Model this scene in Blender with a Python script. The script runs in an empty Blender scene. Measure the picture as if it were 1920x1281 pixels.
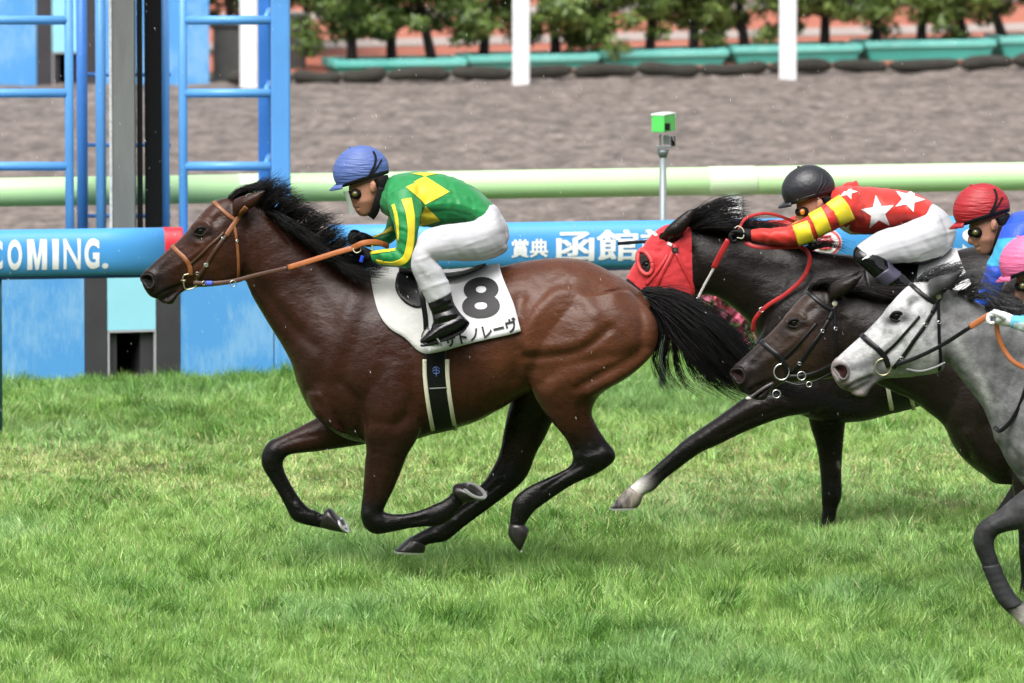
import bpy, bmesh, math, random
import numpy as np
from mathutils import Vector, Matrix
from mathutils.bvhtree import BVHTree
from mathutils.kdtree import KDTree

SC = bpy.context.scene
COL = SC.collection
rng = np.random.default_rng(7)
random.seed(7)
rad = math.radians

# ------------------------------------------------------------------ camera, sky, sun, exposure
FPX = 16000.0
CAM = np.array([0.0, -40.0, 5.0])
PIT = rad(5.64)
cam_d = bpy.data.cameras.new('camera')
cam_d.sensor_width = 36.0
cam_d.lens = 36.0 * FPX / 1920.0
cam_d.clip_start = 1.0
cam_d.clip_end = 3000.0
cam_d.dof.use_dof = True
cam_d.dof.focus_distance = 39.2
cam_d.dof.aperture_fstop = 5.6
cam_o = bpy.data.objects.new('camera', cam_d)
cam_o.location = CAM
cam_o.rotation_euler = (math.pi / 2 - PIT, 0, 0)
COL.objects.link(cam_o)
SC.camera = cam_o

SUN_EL, SUN_AZ = rad(58), rad(200)          # azimuth clockwise from +Y
wd = bpy.data.worlds.new('World')
SC.world = wd
wd.use_nodes = True
wn = wd.node_tree
bg = wn.nodes['Background']
sky = wn.nodes.new('ShaderNodeTexSky')
sky.sky_type = 'NISHITA'
sky.sun_disc = False
sky.sun_elevation = SUN_EL
sky.sun_rotation = SUN_AZ
sky.air_density = 1.0
sky.dust_density = 6.0
sky.ozone_density = 0.6
hs = wn.nodes.new('ShaderNodeHueSaturation')
hs.inputs['Saturation'].default_value = 0.22
wn.links.new(sky.outputs[0], hs.inputs['Color'])
wn.links.new(hs.outputs[0], bg.inputs['Color'])
bg.inputs['Strength'].default_value = 0.15
sun_d = bpy.data.lights.new('sun', 'SUN')
sun_d.energy = 1.15
sun_d.angle = rad(50)
sun_d.color = (1.0, 0.97, 0.93)
sun_o = bpy.data.objects.new('sun', sun_d)
sd = Vector((math.sin(SUN_AZ) * math.cos(SUN_EL), math.cos(SUN_AZ) * math.cos(SUN_EL), math.sin(SUN_EL)))
sun_o.rotation_euler = sd.to_track_quat('Z', 'Y').to_euler()
COL.objects.link(sun_o)
SC.view_settings.view_transform = 'Standard'
SC.view_settings.look = 'None'
SC.view_settings.gamma = 1.0
SC.view_settings.use_curve_mapping = False
SC.view_settings.exposure = 0.88

# ------------------------------------------------------------------ geometry helpers
_cp, _sp = math.cos(PIT), math.sin(PIT)
def ray(u, v):
    a = (u - 960.0) / FPX; b = (640.5 - v) / FPX
    return np.array([a, _cp + b * _sp, -_sp + b * _cp])
def P(u, v, y):
    d = ray(u, v)
    return CAM + d * ((y - CAM[1]) / d[1])
def Pz(u, v, z=0.0):
    d = ray(u, v)
    return CAM + d * ((z - CAM[2]) / d[2])
def proj(V):
    r = np.asarray(V) - CAM
    f = r[:, 1] * _cp - r[:, 2] * _sp
    w = r[:, 1] * _sp + r[:, 2] * _cp
    return 960 + FPX * r[:, 0] / f, 640.5 - FPX * w / f

WL = {}
def reg(o, loc, parent):
    WL[o.name] = np.array(loc, float)
    COL.objects.link(o)
    if parent is not None:
        o.parent = parent
        o.location = Vector(np.array(loc) - WL[parent.name])
    else:
        o.location = Vector(loc)
    return o
def tag(o, label=None, cat=None, group=None, kind=None):
    if label: o['label'] = label
    if cat: o['category'] = cat
    if group: o['group'] = group
    if kind: o['kind'] = kind
    return o
def empty(name, loc, label=None, cat=None, group=None):
    o = bpy.data.objects.new(name, None)
    o.empty_display_size = 0.2
    reg(o, loc, None)
    return tag(o, label, cat, group)
def mk(name, V, F, m, parent=None, loc=None, smooth=True, col=None):
    V = np.asarray(V, float)
    if loc is None:
        if parent is not None: loc = WL[parent.name]
        else: loc = np.array([V[:, 0].mean(), V[:, 1].mean(), V[:, 2].min()])
    me = bpy.data.meshes.new(name)
    V2 = V - np.asarray(loc)
    if isinstance(F, np.ndarray):
        k = F.shape[1]; n = len(F)
        me.vertices.add(len(V2)); me.vertices.foreach_set('co', V2.astype(np.float32).ravel())
        me.loops.add(n * k); me.loops.foreach_set('vertex_index', F.astype(np.int32).ravel())
        me.polygons.add(n)
        me.polygons.foreach_set('loop_start', np.arange(0, n * k, k, dtype=np.int32))
        me.update(calc_edges=True)
        me.validate()
    else:
        me.from_pydata(V2.tolist(), [], F)
    if smooth: me.polygons.foreach_set('use_smooth', np.ones(len(me.polygons), bool))
    if col is not None:
        at = me.color_attributes.new('Col', 'FLOAT_COLOR', 'POINT')
        c4 = np.ones((len(V2), 4), np.float32); c4[:, :3] = col
        at.data.foreach_set('color', c4.ravel())
    me.update()
    if m is not None: me.materials.append(m)
    o = bpy.data.objects.new(name, me)
    return reg(o, loc, parent)

class G:
    """collects simple shapes into one mesh"""
    def __init__(s): s.V = []; s.F = []; s.twin = None
    def add(s, V, F):
        n = len(s.V); s.V += [tuple(map(float, p)) for p in V]; s.F += [tuple(i + n for i in f) for f in F]; return s
    def box(s, c, size, rz=0.0, ax=None):
        hx, hy, hz = [k / 2 for k in size]
        pts = [np.array([a * hx, b * hy, d * hz]) for d in (-1, 1) for a, b in ((-1, -1), (1, -1), (1, 1), (-1, 1))]
        if ax is None:
            cr, sr = math.cos(rz), math.sin(rz)
            ax = np.array([[cr, sr, 0], [-sr, cr, 0], [0, 0, 1]])
        pts = [np.asarray(c) + p @ ax for p in pts]
        return s.add(pts, [(0, 3, 2, 1), (4, 5, 6, 7), (0, 1, 5, 4), (1, 2, 6, 5), (2, 3, 7, 6), (3, 0, 4, 7)])
    def tube(s, pts, r, n=10, cap=True):
        pts = [np.asarray(p, float) for p in pts]
        if not hasattr(r, '__len__'): r = [r] * len(pts)
        V = []; F = []; prev = None
        for i, p in enumerate(pts):
            t = pts[min(i + 1, len(pts) - 1)] - pts[max(i - 1, 0)]
            t = t / (np.linalg.norm(t) + 1e-9)
            if prev is None:
                a = np.cross(t, [0, 0, 1.0]);
                if np.linalg.norm(a) < 1e-3: a = np.cross(t, [1.0, 0, 0])
            else: a = prev - t * (prev @ t)
            a = a / (np.linalg.norm(a) + 1e-9); prev = a; b = np.cross(t, a)
            for k in range(n):
                q = 2 * math.pi * k / n
                V.append(p + r[i] * (a * math.cos(q) + b * math.sin(q)))
        m = len(pts)
        for i in range(m - 1):
            for k in range(n):
                k2 = (k + 1) % n
                F.append((i * n + k, i * n + k2, (i + 1) * n + k2, (i + 1) * n + k))
        if cap:
            F.append(tuple(range(n - 1, -1, -1))); F.append(tuple((m - 1) * n + k for k in range(n)))
        return s.add(V, F)
    def ell(s, c, rx, ry, rz, n=16, m=10, ax=None):
        V = []; F = []
        for i in range(m + 1):
            t = math.pi * i / m
            for k in range(n):
                q = 2 * math.pi * k / n
                p = np.array([rx * math.sin(t) * math.cos(q), ry * math.sin(t) * math.sin(q), rz * math.cos(t)])
                if ax is not None: p = p @ ax
                V.append(np.asarray(c) + p)
        for i in range(m):
            for k in range(n):
                k2 = (k + 1) % n
                F.append((i * n + k, (i + 1) * n + k, (i + 1) * n + k2, i * n + k2))
        return s.add(V, F)
    def torus(s, c, R, r, nrm, n=24, m=8, sx=1.0, ax=None):
        nrm = np.asarray(nrm, float); nrm /= np.linalg.norm(nrm)
        a = np.cross(nrm, [0, 0, 1.0]) if ax is None else np.asarray(ax, float)
        a /= np.linalg.norm(a); b = np.cross(nrm, a)
        V = []; F = []
        for i in range(n):
            q = 2 * math.pi * i / n
            d = a * math.cos(q) * sx + b * math.sin(q)
            for k in range(m):
                w = 2 * math.pi * k / m
                V.append(np.asarray(c) + d * R + (d * math.cos(w) + nrm * math.sin(w)) * r)
        for i in range(n):
            for k in range(m):
                i2 = (i + 1) % n; k2 = (k + 1) % m
                F.append((i * m + k, i2 * m + k, i2 * m + k2, i * m + k2))
        return s.add(V, F)
    def out(s, name, m, parent=None, loc=None, smooth=True, bevel=0.0):
        if s.twin is not None: s.twin.out(name, m, parent, loc, smooth, bevel)
        o = mk(name, s.V, s.F, m, parent, loc, smooth)
        if bevel:
            b = o.modifiers.new('bevel', 'BEVEL'); b.width = bevel; b.segments = 2; b.limit_method = 'ANGLE'
            o.data.polygons.foreach_set('use_smooth', np.zeros(len(o.data.polygons), bool))
        return o

def cr(pts, sub):
    """Catmull-Rom through rows of an array"""
    p = np.asarray(pts, float); n = len(p)
    if n < 3:
        return np.array([p[0] + (p[-1] - p[0]) * t for t in np.linspace(0, 1, sub + 1)])
    q = np.vstack([2 * p[0] - p[1], p, 2 * p[-1] - p[-2]])
    out = []
    for i in range(1, n):
        a, b, c, d = q[i - 1], q[i], q[i + 1], q[i + 2]
        for k in range(sub):
            t = k / sub
            out.append(0.5 * (2 * b + (c - a) * t + (2 * a - 5 * b + 4 * c - d) * t * t + (3 * b - a - 3 * c + d) * t ** 3))
    out.append(p[-1])
    return np.array(out)

def loft(st, yc=0.0, sub=4, ns=20, tn=0.0, p=2.0, lin=False):
    """stations: (u1,v1,u2,v2,half_width,y) outline pairs in the side view -> closed tube"""
    A = []
    for s in st:
        a = P(s[0], s[1], yc + s[5]); b = P(s[2], s[3], yc + s[5])
        A.append(np.concatenate([(a + b) / 2, (a - b) / 2, [s[4]]]))
    A = np.array(A)
    R = cr(A, sub)
    V = []; F = []
    for r in R:
        for k in range(ns):
            q = 2 * math.pi * k / ns
            c_, s_ = math.cos(q), math.sin(q)
            cc = math.copysign(abs(c_) ** (2 / p), c_); ss = math.copysign(abs(s_) ** (2 / p), s_)
            w = r[6] * cc * (1 - tn * (0.5 + 0.5 * s_) ** 2)
            V.append(r[:3] + r[3:6] * ss + np.array([0, w, 0]))
    m = len(R)
    for i in range(m - 1):
        for k in range(ns):
            k2 = (k + 1) % ns
            F.append((i * ns + k, i * ns + k2, (i + 1) * ns + k2, (i + 1) * ns + k))
    V.append(R[0][:3]); V.append(R[-1][:3])
    for k in range(ns):
        k2 = (k + 1) % ns
        F.append((m * ns, k2, k)); F.append((m * ns + 1, (m - 1) * ns + k, (m - 1) * ns + k2))
    return np.array(V), F, m, ns

class Flesh:
    def __init__(s, yc=0.0): s.yc = yc; s.V = []; s.F = []; s.n = 0; s.cp = []; s.cc = []
    def add(s, st, cols=None, sub=4, ns=20, tn=0.0, p=2.0):
        V, F, m, n = loft(st, s.yc, sub, ns, tn, p)
        s.V.append(V); s.F += [tuple(i + s.n for i in f) for f in F]; s.n += len(V)
        if cols is not None:
            C = np.array([cols[min(i, len(cols) - 1)] for i in range(len(st))], float)
            Ci = np.array([C[min(int(i / sub), len(C) - 1)] * (1 - (i % sub) / sub) + C[min(int(i / sub) + 1, len(C) - 1)] * ((i % sub) / sub) for i in range(m)])
            for i in range(m):
                s.cp.append(V[i * n:(i + 1) * n:2]); s.cc.append(np.repeat(Ci[i:i + 1], len(V[i * n:(i + 1) * n:2]), 0))
        return s
    def ell(s, u, v, y, rx, ry, rz, col=None, ang=0.0):
        c = P(u, v, s.yc + y); g = G()
        ca, sa = math.cos(ang), math.sin(ang)
        g.ell(c, rx, ry, rz, 16, 10, np.array([[ca, 0, sa], [0, 1, 0], [-sa, 0, ca]]))
        s.V.append(np.array(g.V)); s.F += [tuple(i + s.n for i in f) for f in g.F]; s.n += len(g.V)
        if col is not None: s.cp.append(np.array(g.V)); s.cc.append(np.repeat([col], len(g.V), 0))
        return s
    def mesh(s, voxel, smooth=8):
        V = np.vstack(s.V)
        me = bpy.data.meshes.new('tmp'); me.from_pydata(V.tolist(), [], s.F)
        o = bpy.data.objects.new('tmp', me); COL.objects.link(o)
        md = o.modifiers.new('r', 'REMESH'); md.mode = 'VOXEL'; md.voxel_size = voxel; md.adaptivity = 0.0
        dg = bpy.context.evaluated_depsgraph_get()
        m2 = bpy.data.meshes.new_from_object(o.evaluated_get(dg))
        nv = len(m2.vertices); X = np.empty(nv * 3, np.float32); m2.vertices.foreach_get('co', X)
        X = X.reshape(-1, 3).astype(float)
        Q = np.array([tuple(p.vertices) for p in m2.polygons if len(p.vertices) == 4], np.int32)
        bpy.data.objects.remove(o); bpy.data.meshes.remove(me); bpy.data.meshes.remove(m2)
        return taubin(X, Q, smooth), Q
    def colors(s, X, k=8):
        cp = np.vstack(s.cp); cc = np.vstack(s.cc)
        kd = KDTree(len(cp))
        for i, p in enumerate(cp): kd.insert(p, i)
        kd.balance()
        out = np.empty((len(X), 3))
        for i, x in enumerate(X):
            r = kd.find_n(x, k)
            w = np.array([1 / (q[2] + 0.01) ** 2 for q in r])
            out[i] = (cc[[q[1] for q in r]] * w[:, None]).sum(0) / w.sum()
        return out

def edges_of(Q):
    E = np.vstack([Q[:, [0, 1]], Q[:, [1, 2]], Q[:, [2, 3]], Q[:, [3, 0]]])
    E.sort(axis=1)
    key = E[:, 0].astype(np.int64) * (Q.max() + 1) + E[:, 1]
    return E[np.unique(key, return_index=True)[1]]
def lap(X, E, deg):
    n = len(X); out = np.empty_like(X)
    for k in range(X.shape[1]):
        out[:, k] = np.bincount(E[:, 0], X[E[:, 1], k], n) + np.bincount(E[:, 1], X[E[:, 0], k], n)
    return out / deg[:, None] - X
def taubin(X, Q, it):
    E = edges_of(Q); n = len(X)
    deg = np.maximum(np.bincount(E[:, 0], minlength=n) + np.bincount(E[:, 1], minlength=n), 1).astype(float)
    for _ in range(it):
        X = X + 0.55 * lap(X, E, deg)
        X = X - 0.57 * lap(X, E, deg)
    return X + 0.3 * lap(X, E, deg)
def relax(A, Q, it):
    E = edges_of(Q); n = len(A)
    deg = np.maximum(np.bincount(E[:, 0], minlength=n) + np.bincount(E[:, 1], minlength=n), 1).astype(float)
    for _ in range(it): A = A + 0.5 * lap(A, E, deg)
    return A
def normals(X, Q):
    fn = np.cross(X[Q[:, 2]] - X[Q[:, 0]], X[Q[:, 3]] - X[Q[:, 1]])
    N = np.zeros_like(X)
    for k in range(3):
        for j in range(4): N[:, k] += np.bincount(Q[:, j], fn[:, k], len(X))
    return N / (np.linalg.norm(N, axis=1, keepdims=True) + 1e-12)
def pdist(u, v, pts):
    d = np.full(len(u), 1e9); pts = np.asarray(pts, float)
    if len(pts) == 1: return np.hypot(u - pts[0, 0], v - pts[0, 1])
    for a, b in zip(pts[:-1], pts[1:]):
        ab = b - a; t = np.clip(((u - a[0]) * ab[0] + (v - a[1]) * ab[1]) / (ab @ ab + 1e-9), 0, 1)
        d = np.minimum(d, np.hypot(u - a[0] - t * ab[0], v - a[1] - t * ab[1]))
    return d
def sculpt(X, Q, yc, strokes, mirror=True):
    """strokes: (points px, amount m along the normal, half width px, y limit)"""
    N = normals(X, Q); D = np.zeros(len(X))
    for side in ((-1, 1) if mirror else (-1,)):
        Y = X.copy()
        if side == 1: Y[:, 1] = 2 * yc - Y[:, 1]
        ny = N[:, 1] * (1 if side == -1 else -1)
        face = np.clip(-ny * 1.6, 0, 1)
        u, v = proj(Y)
        for s in strokes:
            pts = cr(s[0], 6) if len(s[0]) > 2 else np.asarray(s[0], float)
            lim = s[3] if len(s) > 3 else 0.0
            lo, hi = pts.min(0) - 3 * s[2], pts.max(0) + 3 * s[2]
            idx = np.where((u > lo[0]) & (u < hi[0]) & (v > lo[1]) & (v < hi[1]) & (Y[:, 1] < yc + lim) & (face > 0))[0]
            if len(idx) == 0: continue
            d = pdist(u[idx], v[idx], pts)
            D[idx] += s[1] * np.exp(-(d / s[2]) ** 2) * face[idx]
    return X + N * D[:, None]
def inpoly(u, v, poly):
    poly = np.asarray(poly, float); ins = np.zeros(len(u), bool)
    j = len(poly) - 1
    for i in range(len(poly)):
        a, b = poly[i], poly[j]
        c = ((a[1] > v) != (b[1] > v)) & (u < (b[0] - a[0]) * (v - a[1]) / (b[1] - a[1] + 1e-12) + a[0])
        ins ^= c; j = i
    return ins
def bvh_of(X, Q): return BVHTree.FromPolygons([tuple(x) for x in X], [tuple(map(int, q)) for q in Q])
def cast(bvh, u, v, yf=0.0):
    d = Vector(ray(u, v)).normalized()
    h = bvh.ray_cast(Vector(CAM), d)
    if h[0] is None: h = bvh.find_nearest(Vector(P(u, v, yf)))
    return np.array(h[0]), np.array(h[1])

def ribbon(g, pts, nrm, w, th=0.004):
    """flat strap with thickness along points with surface normals"""
    n = len(pts); V = []; F = []
    for i in range(n):
        t = pts[min(i + 1, n - 1)] - pts[max(i - 1, 0)]
        t = t / (np.linalg.norm(t) + 1e-9); nn = nrm[i] / (np.linalg.norm(nrm[i]) + 1e-9)
        s = np.cross(t, nn); s /= np.linalg.norm(s) + 1e-9
        ww = w[i] if hasattr(w, '__len__') else w
        for a, b in ((-1, -0.6), (1, -0.6), (1, 0.55), (0.75, 1), (-0.75, 1), (-1, 0.55)):
            V.append(pts[i] + s * ww * a + nn * th * b)
    for i in range(n - 1):
        for k in range(6):
            k2 = (k + 1) % 6
            F.append((i * 6 + k, i * 6 + k2, (i + 1) * 6 + k2, (i + 1) * 6 + k))
    F.append((5, 4, 3, 2, 1, 0)); F.append(tuple((n - 1) * 6 + k for k in range(6)))
    g.add(V, F)
def strap(bvh, path, w, yc, th=0.004, both=True, lift=0.002, sub=6):
    """strap lying on a body along a path of the side view (w: half width in m)"""
    g = G(); pts = cr(path, sub); L = []; N = []
    for q in pts:
        l, n = cast(bvh, q[0], q[1], yc)
        L.append(l + n * lift); N.append(n)
    L = np.array(L); N = np.array(N)
    for _ in range(2):
        L[1:-1] = 0.5 * L[1:-1] + 0.25 * (L[2:] + L[:-2]); N[1:-1] = 0.5 * N[1:-1] + 0.25 * (N[2:] + N[:-2])
    ribbon(g, L, N, w, th)
    if both:
        L2 = L.copy(); L2[:, 1] = 2 * yc - L2[:, 1]; N2 = N.copy(); N2[:, 1] *= -1
        g.twin = G(); ribbon(g.twin, L2[::-1], N2[::-1], w, th)
    return g
def free_strap(pts, w, th=0.003, up=None, sub=6):
    p = cr([P(*q) for q in pts], sub); g = G()
    N = np.repeat([[0.15, -1.0, 0.25]] if up is None else [up], len(p), 0)
    ribbon(g, p, N, w, th); return g
def tri_poly(poly, maxlen):
    """2D polygon (list of loops: outer first) -> triangulated, subdivided 2D mesh"""
    bm = bmesh.new()
    vs = [bm.verts.new((x, y, 0)) for x, y in poly]
    bm.faces.new(vs)
    bmesh.ops.triangulate(bm, faces=bm.faces[:])
    return bm_sub(bm, maxlen)
def bm_sub(bm, maxlen):
    for _ in range(7):
        es = [e for e in bm.edges if e.calc_length() > maxlen]
        if not es: break
        bmesh.ops.subdivide_edges(bm, edges=es, cuts=1)
        bmesh.ops.triangulate(bm, faces=[f for f in bm.faces if len(f.verts) > 3])
    bm.verts.index_update()
    V = np.array([v.co[:] for v in bm.verts]); F = [tuple(v.index for v in f.verts) for f in bm.faces]
    bm.free(); return V, F
def decal(bvh, V2, F, yc, lift=0.003, maxdy=0.06):
    """map a flat px mesh onto a body"""
    L = []
    for q in V2:
        l, n = cast(bvh, q[0], q[1], yc); L.append(l + n * lift + np.array([0, -0.001, 0]))
    L = np.array(L)
    F = [f for f in F if np.ptp(L[list(f), 1]) < maxdy]
    F = [f if np.cross(L[f[1]] - L[f[0]], L[f[2]] - L[f[0]])[1] < 0 else f[::-1] for f in F]
    return L, F
def text2d(s, bold=0.0, res=7):
    cu = bpy.data.curves.new('t', 'FONT'); cu.body = s; cu.size = 1.0; cu.offset = bold; cu.resolution_u = res
    o = bpy.data.objects.new('t', cu); COL.objects.link(o)
    dg = bpy.context.evaluated_depsgraph_get()
    me = bpy.data.meshes.new_from_object(o.evaluated_get(dg))
    V = np.array([v.co[:2] for v in me.vertices]) if len(me.vertices) else np.zeros((0, 2))
    F = [tuple(p.vertices) for p in me.polygons]
    bpy.data.objects.remove(o); bpy.data.curves.remove(cu); bpy.data.meshes.remove(me)
    return V, F
def text_px(s, quad, bold=0.0, maxlen=8):
    """text stretched into a px quad (bottom-left, bottom-right, top-right, top-left)"""
    V, F = text2d(s, bold)
    if len(V) == 0: return V, F
    lo, hi = V.min(0), V.max(0); t = (V - lo) / (hi - lo)
    q = np.asarray(quad, float)
    W = (q[0] * ((1 - t[:, :1]) * (1 - t[:, 1:])) + q[1] * (t[:, :1] * (1 - t[:, 1:])) + q[2] * (t[:, :1] * t[:, 1:]) + q[3] * ((1 - t[:, :1]) * t[:, 1:]))
    bm = bmesh.new(); vs = [bm.verts.new((x, y, 0)) for x, y in W]
    for f in F:
        try: bm.faces.new([vs[i] for i in f])
        except ValueError: pass
    bmesh.ops.remove_doubles(bm, verts=bm.verts[:], dist=0.01)
    bmesh.ops.triangulate(bm, faces=bm.faces[:])
    return bm_sub(bm, maxlen)

def hair(guides, n, r=0.0022, jit=0.02, yj=0.03, seed=1, seg=10, nside=3, len_var=0.35, wav=0.006, between=True):
    """strands between neighbouring guide locks; guides = lists of (u,v,y) with equal counts"""
    R = np.random.default_rng(seed)
    Gd = [cr([P(*q) for q in g], max(2, int(math.ceil(seg / (len(g) - 1))))) for g in guides]
    m = min(len(g) for g in Gd); Gd = np.array([g[:m] for g in Gd])
    V = []; F = []; base = 0
    T = np.linspace(0, 1, m)
    for _ in range(n):
        if between and len(Gd) > 1:
            i = R.integers(0, len(Gd) - 1); a = R.random(); a = a if R.random() < .4 else (0.5 + 0.5 * np.sign(a - .5) * abs(2 * a - 1) ** .5)
            c = Gd[i] * (1 - a) + Gd[i + 1] * a
        else: c = Gd[R.integers(0, len(Gd))].copy()
        cut = 1 - len_var * R.random() ** 1.5
        tt = T * cut * (m - 1); i0 = np.clip(tt.astype(int), 0, m - 2); fr = (tt - i0)[:, None]
        c = c[i0] * (1 - fr) + c[i0 + 1] * fr
        j = R.normal(0, 1, 3) * np.array([jit, yj, jit])
        j0 = R.normal(0, 1, 3) * np.array([.006, min(yj, .015), .006])
        ph = R.random(3) * 6.28; fq = 3 + 5 * R.random()
        c = c + j0 + j * (T[:, None] ** 1.2) + wav * np.sin(T[:, None] * fq + ph) * T[:, None]
        rr = r * (0.6 + 0.8 * R.random()) * (1 - 0.85 * T ** 1.5)
        t = np.gradient(c, axis=0); t /= np.linalg.norm(t, axis=1, keepdims=True) + 1e-9
        a1 = np.cross(t, [0.1, 1.0, 0.15]); a1 /= np.linalg.norm(a1, axis=1, keepdims=True) + 1e-9
        b1 = np.cross(t, a1)
        for k in range(nside):
            q = 2 * math.pi * k / nside
            V.append(c + (a1 * math.cos(q) + b1 * math.sin(q)) * rr[:, None])
        for i in range(m - 1):
            for k in range(nside):
                k2 = (k + 1) % nside
                F.append((base + k * m + i, base + k2 * m + i, base + k2 * m + i + 1, base + k * m + i + 1))
        base += nside * m
    return np.vstack(V), np.array(F, np.int32)

# ------------------------------------------------------------------ materials
MATS = {}
def mat(name, color=(0.5, 0.5, 0.5), rough=0.5, metal=0.0, var=0.0, vscale=8.0, bump=0.0, bscale=60.0, attr=False, spec=0.5, sheen=0.0, coat=0.0, trans=0.0, color2=None, stretch=None, sss=0.0, alpha=1.0, aniso=None, rvar=0.0):
    if name in MATS: return MATS[name]
    m = bpy.data.materials.new(name); m.use_nodes = True
    nt = m.node_tree; b = nt.nodes['Principled BSDF']; L = nt.links.new
    b.inputs['Roughness'].default_value = rough
    b.inputs['Metallic'].default_value = metal
    b.inputs['Specular IOR Level'].default_value = spec
    b.inputs['Sheen Weight'].default_value = sheen
    b.inputs['Coat Weight'].default_value = coat
    b.inputs['Coat Roughness'].default_value = 0.2
    b.inputs['Transmission Weight'].default_value = trans
    b.inputs['Alpha'].default_value = alpha
    if sss:
        b.inputs['Subsurface Weight'].default_value = sss; b.inputs['Subsurface Radius'].default_value = (0.01, 0.004, 0.002)
    tc = nt.nodes.new('ShaderNodeTexCoord'); mp = nt.nodes.new('ShaderNodeMapping')
    if stretch: mp.inputs['Scale'].default_value = stretch
    L(tc.outputs['Object'], mp.inputs['Vector'])
    src = None
    if attr:
        a = nt.nodes.new('ShaderNodeAttribute'); a.attribute_name = 'Col'; src = a.outputs['Color']
    if var or color2:
        nz = nt.nodes.new('ShaderNodeTexNoise'); nz.inputs['Scale'].default_value = vscale; nz.inputs['Detail'].default_value = 6; nz.inputs['Roughness'].default_value = 0.6
        L(mp.outputs[0], nz.inputs['Vector'])
        if color2:
            rp = nt.nodes.new('ShaderNodeValToRGB'); rp.color_ramp.elements[0].position = 0.38; rp.color_ramp.elements[1].position = 0.62
            rp.color_ramp.elements[0].color = (*color, 1); rp.color_ramp.elements[1].color = (*color2, 1)
            L(nz.outputs[0], rp.inputs[0]); src = rp.outputs[0]
        if var:
            mr = nt.nodes.new('ShaderNodeMapRange'); mr.inputs['From Min'].default_value = 0.25; mr.inputs['From Max'].default_value = 0.75
            mr.inputs['To Min'].default_value = 1 - var; mr.inputs['To Max'].default_value = 1 + var
            nz2 = nz
            if color2:
                nz2 = nt.nodes.new('ShaderNodeTexNoise'); nz2.inputs['Scale'].default_value = vscale * 3.7; nz2.inputs['Detail'].default_value = 5
                L(mp.outputs[0], nz2.inputs['Vector'])
            L(nz2.outputs[0], mr.inputs['Value'])
            mx = nt.nodes.new('ShaderNodeVectorMath'); mx.operation = 'SCALE'
            if src is None:
                c = nt.nodes.new('ShaderNodeRGB'); c.outputs[0].default_value = (*color, 1); src = c.outputs[0]
            L(src, mx.inputs[0]); L(mr.outputs[0], mx.inputs['Scale']); src = mx.outputs[0]
        if rvar:
            m3 = nt.nodes.new('ShaderNodeMapRange'); m3.inputs['To Min'].default_value = rough - rvar; m3.inputs['To Max'].default_value = rough + rvar
            m3.inputs['From Min'].default_value = .3; m3.inputs['From Max'].default_value = .7
            L(nz.outputs[0], m3.inputs['Value']); L(m3.outputs[0], b.inputs['Roughness'])
    if src is not None: L(src, b.inputs['Base Color'])
    else: b.inputs['Base Color'].default_value = (*color, 1)
    if bump:
        bz = nt.nodes.new('ShaderNodeTexNoise'); bz.inputs['Scale'].default_value = bscale; bz.inputs['Detail'].default_value = 4
        L(mp.outputs[0], bz.inputs['Vector'])
        bp = nt.nodes.new('ShaderNodeBump'); bp.inputs['Strength'].default_value = bump; bp.inputs['Distance'].default_value = 0.01
        L(bz.outputs[0], bp.inputs['Height']); L(bp.outputs[0], b.inputs['Normal'])
    MATS[name] = m
    return m
def vnoise(x, y, s, seed):
    R = np.random.default_rng(seed); T = R.random((64, 64))
    x = np.asarray(x) / s + 1000; y = np.asarray(y) / s + 1000
    i = np.floor(x).astype(int); j = np.floor(y).astype(int); fx = x - i; fy = y - j
    fx = fx * fx * (3 - 2 * fx); fy = fy * fy * (3 - 2 * fy)
    a = T[i % 64, j % 64]; b = T[(i + 1) % 64, j % 64]; c = T[i % 64, (j + 1) % 64]; d = T[(i + 1) % 64, (j + 1) % 64]
    return (a * (1 - fx) + b * fx) * (1 - fy) + (c * (1 - fx) + d * fx) * fy
# ------------------------------------------------------------------ the setting
def sheet(name, pts, m, z=0.0):
    V = [(x, y, z) for x, y in pts]
    o = mk(name, V, [tuple(range(len(V)))], m, loc=(0, 0, 0), smooth=False); tag(o, kind='structure'); return o
soil = mat('turf_soil', (0.055, 0.09, 0.024), 0.95, var=0.4, vscale=5, bump=0.6, bscale=40)
sheet('turf', [(-1500, -600), (1500, -600), (1500, 1500), (-1500, 1500)], soil)

def grid_sheet(name, c00, c10, c11, c01, nu, nv, z, amp, m, sx, sy, seed):
    U, Vv = np.meshgrid(np.linspace(0, 1, nu), np.linspace(0, 1, nv))
    U = U.ravel()[:, None]; Vv = Vv.ravel()[:, None]
    c00, c10, c11, c01 = map(np.array, (c00, c10, c11, c01))
    XY = c00 * (1 - U) * (1 - Vv) + c10 * U * (1 - Vv) + c11 * U * Vv + c01 * (1 - U) * Vv
    n = vnoise(XY[:, 0] * 1.3, XY[:, 1] * .6, sx, seed) * .4 + vnoise(XY[:, 0] * 1.3, XY[:, 1] * .7, sx * .45, seed + 1) ** 2 * .4 + vnoise(XY[:, 0], XY[:, 1] * .8, sx * .24, seed + 2) * .2
    V = np.column_stack([XY, z + amp * n])
    idx = np.arange(nu * nv).reshape(nv, nu)
    F = np.column_stack([idx[:-1, :-1].ravel(), idx[:-1, 1:].ravel(), idx[1:, 1:].ravel(), idx[1:, :-1].ravel()])
    return mk(name, V, F, m, loc=(0, 0, 0))
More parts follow.
